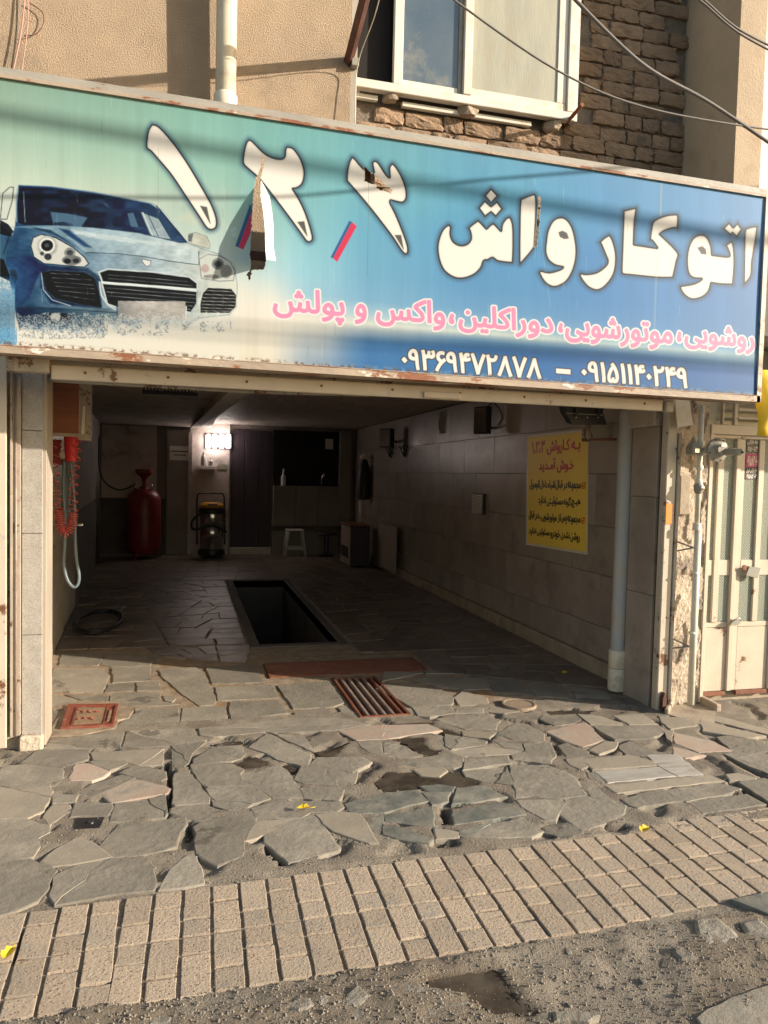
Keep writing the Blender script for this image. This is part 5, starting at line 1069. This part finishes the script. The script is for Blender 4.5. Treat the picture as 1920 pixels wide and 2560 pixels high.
jb=thing('junction_box','grubby cream junction box behind the large floodlight','electrical box',(3.07,5.15,2.0)); box('case',2.99,3.17,5.15,5.3,1.92,2.06,K['creamr'],jb,.008); box('lid',2.985,3.175,5.14,5.149,1.915,2.065,K['creamr'],jb,.004)
def clamp(py0,label,px0):
    t=thing('tool_clamp',label,'tool holder',tuple(at(px0,py0,0,3.29)),'clamps hung on the tiled wall')
    P=[at(px0+dx,py0+dy,0,3.30) for dx,dy in ((-11,-12),(0,12),(9,-14))]
    tube('arm',[tuple(P[0]),tuple(P[1])],.014,K['black'],t,6); tube('arm',[tuple(P[2]),tuple(P[1])],.014,K['black'],t,6); tube('jaw',[tuple(at(px0+1,py0-16,0,3.30)),tuple(at(px0+1,py0+14,0,3.30))],.018,K['black'],t,6)
clamp(1130,'black tool clamp below the small floodlight, the one nearer the back',975); clamp(1128,'black tool clamp below the small floodlight, the one nearer the street',1010)
fr=thing('louvre_box','small pale louvred wall box beside the yellow notice','wall box',(3.32,8.15,1.3)); box('frame',3.29,3.33,8.0,8.32,1.19,1.43,K['black'],fr,.003)
for k in range(11): box('louvre',3.278,3.289,8.015,8.305,1.198+k*.0205,1.212+k*.0205,K['plw'],fr)
ho=thing('wall_ornament','pale hanging ornament high on the tiled wall between the floodlights','ornament',(3.32,9.6,2.3))
for k in range(3): tube('strand',cat_curve([(3.315,9.5+k*.07,2.5),(3.30,9.5+k*.07+.02,2.35),(3.315,9.51+k*.065,2.2)]),.012,K['wood2'],ho,6)
# ------------------------------------------------------------------ left wall things
cb=thing('wall_cabinet','dark red wood veneer cabinet hung high on the left wall','cabinet',(-.9,5.5,1.8))
yc=5.45; p0=at(122,963,1,yc);p1=at(199,1090,1,yc)
box('front_door',p0[0],p1[0]-.003,yc-.012,yc-.001,1.845,2.25,K['wood'],cb,.002); box('carcass',lwx(yc),p1[0],yc,yc+.35,1.84,2.26,K['wood'],cb); box('bottom_edge',p0[0],p1[0],yc-.014,yc,1.82,1.843,K['wood2'],cb)
sideq=[at(px_,py_,1,yc-.01) for px_,py_ in ((200,910),(226,912),(225,1101),(194,1098))]
V=[tuple(p) for p in sideq]+[(p[0]-.01,p[1]+.2,p[2]) for p in sideq]
fixn(mesh('open_side',V,[(0,1,2,3),(7,6,5,4),(0,4,5,1),(1,5,6,2),(2,6,7,3),(3,7,4,0)],K['creamr'],cb)); 
tq=[at(px_,py_,1,yc-.016) for px_,py_ in ((207,1015),(213,1015),(210,1085),(203,1085))]; quadslab('paper_strip',tq,1,.003,K['pw'],cb)
rb=thing('red_bucket','bright red plastic bucket hanging under the wall cabinet','bucket',(-.8,5.75,1.7)); p=at(175,1122,1,5.75)
lathe('body',(p[0],5.8,p[2]-.09),[(0,0),(.042,0),(.05,.18),(.053,.185),(.053,.195),(.0,.195)],K['redp'],rb,20)
mt_=at(140,1130,1,5.76); box('dark_bag',mt_[0]-.06,mt_[0]+.045,5.78,5.84,mt_[2]-.09,mt_[2]+.09,K['red'],rb,.01)
st=thing('star_tag','small tan star shaped tag on a hanging chain','tag',tuple(at(155,1138,1,5.62)))
cx,cy=155,1138; P=[(cx+(11 if i%2 else 7.5)*math.cos(i*math.pi/8)*.8,cy+(11 if i%2 else 7.5)*math.sin(i*math.pi/8)) for i in range(16)]
Q=[at(*q_,1,5.62) for q_ in P]; n=16; fixn(mesh('star',[tuple(q_) for q_ in Q]+[(q_[0],q_[1]+.006,q_[2]) for q_ in Q],[tuple(range(n)),tuple(range(2*n-1,n-1,-1))]+[(i,(i+1)%n,(i+1)%n+n,i+n) for i in range(n)],K['wood2'],st))
for k in range(5):
    c0=at(155+(k%2)*2,1098+k*6.5,1,5.62); tube('chain_link',[tuple(c0+np.array([.006*math.cos(t),0,.009*math.sin(t)])) for t in np.linspace(0,6.28,9)],.002,K['plas'],st,5)
ch=thing('coiled_air_hose','red coiled air hose hanging in a loop on the left wall','hose',(-.9,5.7,1.1))
cpts=[(128,1098),(131,1140),(136,1180),(140,1225),(146,1265),(150,1300),(154,1322),(162,1334),(172,1330),(180,1312),(184,1290),(183,1250),(184,1210),(188,1170),(192,1135),(193,1098)]
pth=cat_curve([tuple(at(x,y,1,5.68)) for x,y in cpts],14); 
def coil(path,r,tightmid):
    L=[0]
    for a,b in zip(path,path[1:]): L.append(L[-1]+(b-a).length)
    out=[];T=L[-1]; ph=0;n=900; j=0
    for i in range(n):
        s=T*i/(n-1)
        while j<len(L)-2 and L[j+1]<s: j+=1
        t=(s-L[j])/max(1e-6,L[j+1]-L[j]); p=path[j].lerp(path[j+1],t); d=(path[j+1]-path[j]).normalized()
        f=s/T; dens=.062 if not(.36<f<.62) else .016
        ph+=2*math.pi*(T/(n-1))/dens; nx=d.cross(Vector((0,1,0))).normalized(); ny=Vector((0,1,0))
        out.append(p+nx*r*math.cos(ph)+ny*r*math.sin(ph))
    return out
tube('coil',coil(pth,.030,True),.0042,K['redh'],ch,6)
bh=thing('grey_hose','grey blue rubber hose hanging in a long loop on the left wall','hose',(-.9,5.8,1.0))
tube('strand',cat_curve([tuple(at(x,y,1,5.78)) for x,y in ((160,1150),(158,1230),(163,1300),(162,1360),(160,1410),(168,1448),(183,1467),(194,1462),(198,1440),(192,1400),(188,1350),(188,1300),(184,1230),(176,1150))]),.011,K['blueh'],bh,10)
for k in range(4): tube('strand',cat_curve([tuple(at(158+k*5+dx,y,1,5.80+k*.01)) for dx,y in ((0,1148),(2,1200),(-1,1260),(3,1310))]),.011,K['blueh'],bh,8)
pg=thing('wall_peg','short white peg beside the hoses on the left wall','peg',tuple(at(200,1312,1,5.8))); tube('peg',[tuple(at(190,1312,1,5.8)),tuple(at(206,1312,1,5.75))],.008,K['plas'],pg,8)
fh=thing('floor_hose','black rubber hose coiled on the floor at the left wall','hose',(-.85,7.9,.02))
for k in range(2): tube('coil',[(-.88+.22*math.cos(t)+.02*k,8.15+.55*math.sin(t),.03+.02*k) for t in np.linspace(0,6.2,40)],.016,K['blackr'],fh,8)
# ------------------------------------------------------------------ back of the garage
tk=thing('red_pressure_tank','tall red pressure tank with a funnel on top at the back','tank',(-.75,14.3,0))
lathe('tank_body',(-.76,14.3,.08),[(0,0),(.2,.01),(.28,.08),(.30,.16),(.30,1.0),(.28,1.08),(.2,1.17),(.08,1.2),(.07,1.24),(0,1.24)],K['red'],tk,32)
lathe('funnel',(-.76,14.3,1.36),[(.03,-.06),(.03,.05),(.06,.12),(.15,.20),(.155,.27),(.15,.27),(.05,.14),(.0,.1)],K['red'],tk,24)
for a in (0,2.1,4.2): tube('foot',[(-.76+.2*math.cos(a),14.3+.2*math.sin(a),.16),(-.76+.25*math.cos(a),14.3+.25*math.sin(a),0)],.018,K['red'],tk,8)
for s in (-1,1): tube('valve',[(-.76+.14*s,14.2,1.25),(-.76+.14*s,14.2,1.36)],.015,K['steel'],tk,8)
tube('hose',cat_curve([(-.9,14.2,1.36),(-1.2,14.25,1.25),(-1.5,14.3,1.5),(-1.55,14.4,2.2)]),.014,K['blackr'],tk,6)
sc=lambda x,y,d_=14.3: at(420+x/5.184,1060+y/5.184,1,d_)
vc=thing('wet_vacuum','stainless steel workshop vacuum with yellow lid and push handle','vacuum cleaner',(.42,14.3,0))
cx_=float(sc(570,1300)[0]); 
lathe('drum',(cx_,14.35,.17),[(0,0),(.21,0),(.215,.02),(.215,.22),(.222,.23),(.215,.24),(.215,.45),(.222,.46),(.215,.47),(.215,.66),(0,.66)],K['steel'],vc,36)
lathe('base',(cx_,14.35,.05),[(0,0),(.24,0),(.25,.02),(.24,.10),(.22,.12),(0,.12)],K['black'],vc,28)
lathe('motor_head',(cx_,14.35,.83),[(.22,0),(.245,.01),(.25,.05),(.235,.10),(.22,.11),(0,.11)],K['black'],vc,36)
lathe('lid',(cx_,14.35,.945),[(.225,0),(.215,.05),(.17,.09),(.08,.10),(0,.10)],K['yellow'],vc,32)
box('lid_grip',cx_-.09,cx_+.09,14.1,14.14,1.0,1.025,K['black'],vc,.008)
hp_=[tuple(sc(x,y,14.5)) for x,y in ((375,1560),(375,1300),(378,960),(400,905),(440,895),(660,895),(705,905),(728,960),(735,1300),(735,1560))]; tube('handle',cat_curve(hp_,3),.016,K['black'],vc,8)
box('band',cx_-.222,cx_+.222,14.12,14.16,.60,.66,K['black'],vc,.01)
for a in (-.18,.18):
    lathe('castor',(cx_+a,14.15,.035),[(.0,-.015),(.035,-.015),(.035,.015),(0,.015)],K['black'],vc,14,'x')
tube('hose',cat_curve([(cx_-.2,14.2,.85),(cx_-.36,14.15,.7),(cx_-.33,14.1,.55),(cx_,14.1,.62),(cx_+.26,14.15,.5)]),.022,K['blackr'],vc,8)
la=thing('tube_lamp','lit wall lamp with four short glowing tubes at the back','lamp',(.55,14.9,2.2))
for x0_,x1_ in ((482,560),(568,645),(652,735),(742,820)):
    a=sc(x0_,130,14.86);b=sc(x1_,318,14.86); r=(b[0]-a[0])/2*.72; cx2=(a[0]+b[0])/2
    lathe('glow_tube',(cx2,14.86,b[2]),[(0,0),(r*.8,.01),(r,.04),(r,a[2]-b[2]-.04),(r*.8,a[2]-b[2]-.01),(0,a[2]-b[2])],K['lamp'],la,16)
a=sc(478,125,14.93);b=sc(824,322,14.93); box('back_plate',a[0],b[0],14.93,14.96,b[2],a[2],K['curtain'],la)
shf=thing('wall_shelf','small white shelf with bottles below the lit lamp','shelf',tuple(sc(500,550,14.9))); a=sc(375,545,14.85);b=sc(620,562,14.85); box('board',a[0],b[0],14.80,14.96,b[2],a[2],K['plas'],shf,.003)
for x,yb,yt,r,lb in ((460,545,365,.055,'white spray bottle on the small shelf'),(555,545,440,.05,'squat white jar on the small shelf')):
    p=sc(x,yb,14.87);p2=sc(x,yt,14.87); h_=p2[2]-p[2]; t=thing('bottle',lb,'bottle',tuple(p)); lathe('body',tuple(p),[(0,0),(r,0),(r,h_*.6),(r*.5,h_*.8),(0,h_*.8)],K['plas'],t,14); lathe('cap',(p[0],p[1],p[2]+h_*.8),[(0,0),(r*.45,0),(r*.4,h_*.2),(0,h_*.2)],K['pw'],t,10)
for q_,lb,mtn in (((22,283,290,475),'white printed notice pinned to the back pilaster','pw'),((645,522,762,590),'small grey green sign below the lamp','glassl')):
    a=sc(q_[0],q_[1],14.925 if mtn=='pw' else 14.965);b=sc(q_[2],q_[3],14.925 if mtn=='pw' else 14.965); o=box('notice',a[0],b[0],a[1]-.006,a[1],b[2],a[2],K[mtn]); tag(o,lb,'notice')
    if mtn=='pw':
        for r_ in range(2): box('printed_line',a[0]+.02+.06*r_,b[0]-.02-.06*r_,a[1]-.009,a[1]-.0065,a[2]-.11-.07*r_,a[2]-.09-.07*r_,K['inkg'],o)
# stool
sto=thing('plastic_stool','white plastic stool in front of the dark counter','stool',(2.05,14.55,0))
box('seat',1.88,2.22,14.4,14.72,.50,.53,K['plas'],sto,.012)
for sx in (-1,1):
    for sy in (-1,1): tube('leg',[(2.05+.13*sx,14.56+.12*sy,.5),(2.05+.2*sx,14.56+.17*sy,0)],[.03,.022],K['plas'],sto,6)
box('rung',1.90,2.20,14.40,14.42,.14,.19,K['plas'],sto); box('rung',1.90,2.20,14.70,14.72,.14,.19,K['plas'],sto)
tb=thing('round_table','low dark round pedestal table beside the white stool','table',(2.65,14.4,0)); lathe('top',(2.66,14.4,.44),[(0,0),(.22,0),(.23,.02),(.22,.04),(0,.04)],K['black'],tb,24); lathe('pedestal',(2.66,14.4,0),[(.16,0),(.15,.03),(.05,.06),(.05,.44)],K['black'],tb,16)
ht=thing('gas_heater','brown and cream gas heater standing by the tiled wall','heater',(3.0,12.9,0))
a=G(862,1405)[0]; box('body',2.78,3.12,12.7,13.5,.02,.72,K['curtain'],ht,.01); box('front_panel',2.755,2.779,12.72,13.48,.03,.70,K['wood2'],ht,.006); box('grill',2.745,2.754,12.8,13.4,.15,.35,K['black'],ht,.004); box('top_plate',2.74,3.14,12.68,13.52,.721,.75,K['wood'],ht,.006); tube('flue',[(3.05,13.2,.75),(3.05,13.2,1.15)],.03,K['plas'],ht,10)
wb=thing('leaning_board','pale board leaning against the tiled wall near the heater','board',(3.2,12,0)); P=[at(945,1305,0,3.22),at(990,1318,0,3.22),at(987,1432,0,3.22),at(945,1412,0,3.22)]; quadslab('panel',P,0,.02,K['wood2'],wb)
cl=thing('hanging_coat','dark coat and cap hanging on the wall above the heater','coat',(3.28,13.6,1.6)); 
lathe('coat_body',(3.2,13.6,1.15),[(.0,0),(.12,.02),(.13,.3),(.11,.6),(.05,.75),(0,.78)],K['blackr'],cl,12); lathe('cap',(3.2,13.55,1.92),[(.0,0),(.11,0),(.10,.05),(.05,.09),(0,.1)],K['plas'],cl,14)
# ------------------------------------------------------------------ gas pipe, regulator, door on the right
gp=thing('gas_riser','cream painted gas pipe with valve climbing the right pier','gas pipe',(3.42,4.42,0))
X,Y=3.415,4.43
tube('riser',[(X+.012,Y,.06),(X+.012,Y,1.30)],.024,K['gaspipe'],gp,16); tube('riser',[(X,Y,1.30),(X,Y,2.14)],.017,K['gaspipe'],gp,14)
for z_,r,h in ((1.28,.029,.05),(1.60,.026,.035),(1.70,.026,.03),(1.86,.026,.04),(.98,.027,.012),(.56,.027,.012)): lathe('fitting',(X,Y,z_),[(r*.9,0),(r,.004),(r,h-.004),(r*.9,h)],K['gaspipe'],gp,12)
lathe('valve_body',(X,Y,1.575),[(.02,-.04),(.033,-.02),(.033,.02),(.02,.04)],K['mgrey'],gp,14); lathe('valve_nut',(X,Y-.035,1.575),[(0,-.012),(.014,-.01),(.016,0),(.016,.01)],K['steel'],gp,10,'y')
for z_ in (1.16,.47): 
    tube('clip',[(X-.09,Y+.12,z_+.04),(X-.02,Y,z_)],.006,K['gratel'],gp,6); tube('clip',[(X-.10,Y+.12,z_-.04),(X-.02,Y,z_)],.006,K['gratel'],gp,6)
rg=thing('gas_regulator','grey disc shaped gas regulator beside the gas pipe','gas regulator',(3.5,4.4,1.82))
lathe('diaphragm_disc',(3.47,4.33,1.835),[(0,-.05),(.03,-.05),(.045,-.03),(.07,-.015),(.078,-.012),(.080,0),(.078,.012),(.07,.015),(.03,.03),(0,.03)],K['mgrey'],rg,32,'y')
tube('spring_cap',[(3.49,4.31,1.825),(3.56,4.20,1.82)],.024,K['mgrey'],rg,14); tube('cap_end',[(3.56,4.20,1.82),(3.564,4.193,1.82)],.012,K['black'],rg,10)
tube('neck',[(X,Y,1.825),(3.47,4.36,1.83)],.026,K['gaspipe'],rg,12); box('body_block',3.31,3.385,4.37,4.45,1.80,1.86,K['mgrey'],rg,.012,2); lathe('bonnet',(3.345,4.41,1.86),[(.032,0),(.028,.02),(.017,.028),(.013,.06),(0,.062)],K['mgrey'],rg,16)
box('label_plate',3.325,3.365,4.364,4.369,1.815,1.84,K['steel'],rg); box('sticker',3.46,3.49,4.275,4.279,1.855,1.875,K['pw'],rg)
for k in range(8):
    a=k*math.pi/4+.3; lathe('bolt',(3.47+.071*math.cos(a),4.316,1.835+.071*math.sin(a)),[(0,-.006),(.005,-.006),(.005,0)],K['rusty'],rg,6,'y')
mc=thing('meter_cover','bent pale metal cover plate above the gas regulator','cover',(3.38,4.45,2.05)); P=[at(*p,1,4.44) for p in ((1687,990),(1722,990),(1733,1063),(1694,1069))]; quadslab('plate',P,1,.004,K['plw'],mc)
# neighbour's glazed metal door
nd=thing('neighbour_door','cream painted metal double door with patterned glass at the right','door',(3.9,4.6,0))
DY=4.60
def dbox(n,x0,x1,z0,z1,y0=None,y1=None,mt='creamc',bev=.004): return box(n,x0,x1,y0 if y0 else DY-.03,y1 if y1 else DY+.02,z0,z1,K[mt],nd,bev)
dbox('door_frame',3.602,3.635,.02,2.0,DY-.035); dbox('transom',3.602,5.0,1.96,2.03,DY-.04)
for xs_ in ([3.602,3.618,3.69,3.742,3.838,3.878],[3.882,3.925,4.038,4.088,4.20,4.24]):
    for i_ in (0,2,4): dbox('stile',xs_[i_],xs_[i_+1],(.09 if i_!=2 else .60),1.934,DY-.010-.004*i_)
    dbox('rail',xs_[1]+.001,xs_[4]-.001,.94,1.055,DY-.008,DY+.015,'cream'); dbox('rail',xs_[1]+.001,xs_[4]-.001,.56,.598,DY-.008,DY+.015); dbox('rail',xs_[1]+.001,xs_[4]-.001,.055,.088,DY-.02,DY+.015,'rusty'); dbox('rail',xs_[0]+.001,xs_[5]-.001,1.935,1.957,DY-.02,DY+.015)
    dbox('lower_panel',xs_[1]+.002,xs_[4]-.002,.09,.558,DY-.006,DY+.005,'cream',.002)
    for (p_,q_) in ((xs_[1],xs_[2]),(xs_[3],xs_[4])):
        box('glass_pane',p_+.001,q_-.001,DY,DY+.004,1.056,1.934,K['pglass'],nd); box('glass_pane',p_+.001,q_-.001,DY,DY+.004,.60,.938,K['pglass'],nd)
dbox('side_panel',4.25,5.0,.05,1.958,DY-.01,mt='cream')
for z_ in (2.07,2.13,2.19): dbox('vent_bar',3.84,5.0,z_+.005,z_+.028,DY-.02,DY)
dbox('vent_bar',3.80,3.83,1.99,2.6,DY-.03,DY); dbox('vent_bar',3.70,3.715,2.031,2.6,DY-.03,DY); box('vent_back',3.6,5.0,4.68,4.72,2.03,2.6,K['glassl'],nd)
o=box('threshold_wall',3.6,5.0,DY+.03,DY+.05,-.05,.06,K['skirt'],nd)
P=[at(*p,1,4.54) for p in ((1874,1416),(1902,1420),(1894,1446),(1866,1438))]; lkb=thing('lock_box','tilted rusty steel lock box on the cream door','lock',tuple(P[0])); quadslab('case',P,1,.03,K['mgrey'],lkb); lathe('lock_ring',tuple(at(1860,1419,1,4.56)),[(.02,0),(.02,-.012),(.008,-.014),(.0,-.014)],K['rusty'],lkb,12,'y')
P=[at(*p,1,4.54) for p in ((1825,1562),(1832,1555),(1843,1548),(1851,1552),(1850,1560),(1838,1565))]; n=6; pk=thing('padlock','small dark padlock hanging on the cream door','padlock',tuple(P[0])); fixn(mesh('body',[tuple(p) for p in P]+[(p[0],p[1]+.02,p[2]) for p in P],[tuple(range(n)),tuple(range(2*n-1,n-1,-1))]+[(i,(i+1)%n,(i+1)%n+n,i+n) for i in range(n)],K['mgrey'],pk))
tube('shackle',cat_curve([tuple(at(x,y,1,4.55)) for x,y in ((1840,1552),(1842,1545),(1850,1547),(1851,1555))]),.003,K['steel'],pk,6)
# stickers on the door glass
for (y0_,y1_,mk,tx,sx_) in ((1096,1131,'black',('لوله بازکنی','۰۹۱۵۶۰۰۱۰۲۴'),0),(1134,1168,'sticker',('۰۹۱۵۸۴۰۱۰',),0),(1168,1198,'tblk',('لوله بازکنی فوری','۰۹۱۵۸۵۶۰۰۴'),0)):
    if mk=='sticker' and 'sticker' not in K: K['sticker']=mat('magenta_sticker',(.42,.03,.13),None,3,.5)
    P=[at(*p,1,4.594) for p in ((1868-(y0_-1096)*.05,y0_),(1898-(y0_-1096)*.04,y0_),(1898-(y1_-1096)*.04,y1_),(1868-(y1_-1096)*.05,y1_))]
    quadslab('sticker',P,1,.001,K[mk],nd); nl=len(tx)
    for i_,b_ in enumerate(tx):
        ya=y0_+(y1_-y0_)*(i_+.15)/nl; yb=y0_+(y1_-y0_)*(i_+.9)/nl
        text('sticker_text',b_,[(1870-(ya-1096)*.05,ya),(1895-(ya-1096)*.04,ya),(1895-(yb-1096)*.04,yb),(1870-(yb-1096)*.05,yb)],1,4.5935,-.0005,K['inkw'],nd,.02)
# concrete gutter spout
gt=thing('gutter_spout','broken concrete gutter block at the foot of the gas pipe','gutter',(3.5,4.45,0))
P=[G(1672,1790),G(1690,1752),G(1718,1748),G(1790,1782),G(1785,1815),G(1770,1822)]
fixn(prism('base',P,2,-.02,.012,K['skirt'],gt)); a=P[2];b=P[3]
def ridge(a,b,w_,h_,name):
    d=Vector((b[0]-a[0],b[1]-a[1])).normalized(); n_=Vector((-d.y,d.x))*w_
    V=[(a[0],a[1],0),(b[0],b[1],0),(b[0]+n_.x,b[1]+n_.y,0),(a[0]+n_.x,a[1]+n_.y,0),(a[0],a[1],h_),(b[0],b[1],h_*.85),(b[0]+n_.x,b[1]+n_.y,h_*.8),(a[0]+n_.x,a[1]+n_.y,h_)]
    o=fixn(mesh(name,V,[(0,1,2,3),(4,7,6,5),(0,4,5,1),(1,5,6,2),(2,6,7,3),(3,7,4,0)],K['skirt'],gt)); bm=bmesh.new(); bm.from_mesh(o.data); bmesh.ops.bevel(bm,geom=bm.edges[:],offset=.008,segments=1,affect='EDGES'); bm.to_mesh(o.data); bm.free()
ridge(P[2],P[3],.045,.07,'side_wall'); ridge(P[0],P[1],.03,.05,'side_wall')
# yellow banner at the right edge
bn=thing('yellow_banner','yellow cloth banner hanging at the right edge by the sign','banner',(3.55,4.0,2.1))
V=[]
for i in range(9):
    t=i/8; z_=2.34-.42*t; x_=3.475+.06*t; x_+=.03*(1-t); V+=[(x_,4.05+.02*math.sin(t*6),z_),(x_+.06+.0*t,4.0+.03*math.sin(t*7+1),z_),(x_+.30,4.06,z_-.02)]
mesh('cloth',V,[(i*3+j,i*3+j+1,i*3+j+4,i*3+j+3) for i in range(8) for j in range(2)],K['ybanner'],bn,True)
bn.children[0].modifiers.new('thick','SOLIDIFY').thickness=.003
# ------------------------------------------------------------------ cables in the air
def cable(name,pts,r,label,sag=0,mt='cable'):
    P=cat_curve(pts,10); o=tube(name,P,r,K[mt],None,8); tag(o,label,'cable')
c1=[at(*p,1,1.5) for p in ((1080,-40),(1388,173),(1640,275),(2000,335))]; cable('overhead_cable',[tuple(p) for p in c1],.0022,'thin grey overhead cable crossing in front of the window')
c1=[at(*p,1,1.5) for p in ((1400,-40),(1600,155),(1780,260),(2000,410))]; cable('overhead_cable',[tuple(p) for p in c1],.004,'thick grey overhead cable crossing the brick wall')
for dy in (0,9):
    c1=[at(*p,1,1.5) for p in ((1700,-45+dy),(1760,0+dy),(1850,75+dy),(2000,150+dy*1.6))]; cable('overhead_cable',[tuple(p) for p in c1],.0025,'%s grey cable of the pair in the top right corner'%('upper' if dy==0 else 'lower'))
def caster(pts,t,r,label):
    P=[]
    for (px_,py_) in pts:
        s=Vector(at(px_,py_,1,SY)); P.append(s-SUN*t)
    d0=(P[0]-P[1]).normalized();d1=(P[-1]-P[-2]).normalized(); P=[P[0]+d0*3]+P+[P[-1]+d1*3]
    o=tube('street_cable',cat_curve(P,6),r,K['cable'],None,8); tag(o,label,'cable',group='cables strung across the street')
caster([(0,287),(740,408),(1915,605)],8.6,.030,'thick bundled cable strung over the street, above the signboard')
caster([(0,494),(640,493),(960,470),(1530,424)],3.0,.010,'thin cable strung over the street, above the signboard')
caster([(0,770),(600,812),(1250,862),(1890,905)],8.6,.011,'lower paired street cable, the nearer one')
caster([(0,795),(600,842),(1250,880),(1890,922)],8.6,.011,'lower paired street cable, the farther one')
print('tris', sum(sum(len(p.vertices)-2 for p in o.data.polygons) for o in bpy.data.objects if o.type=='MESH'))
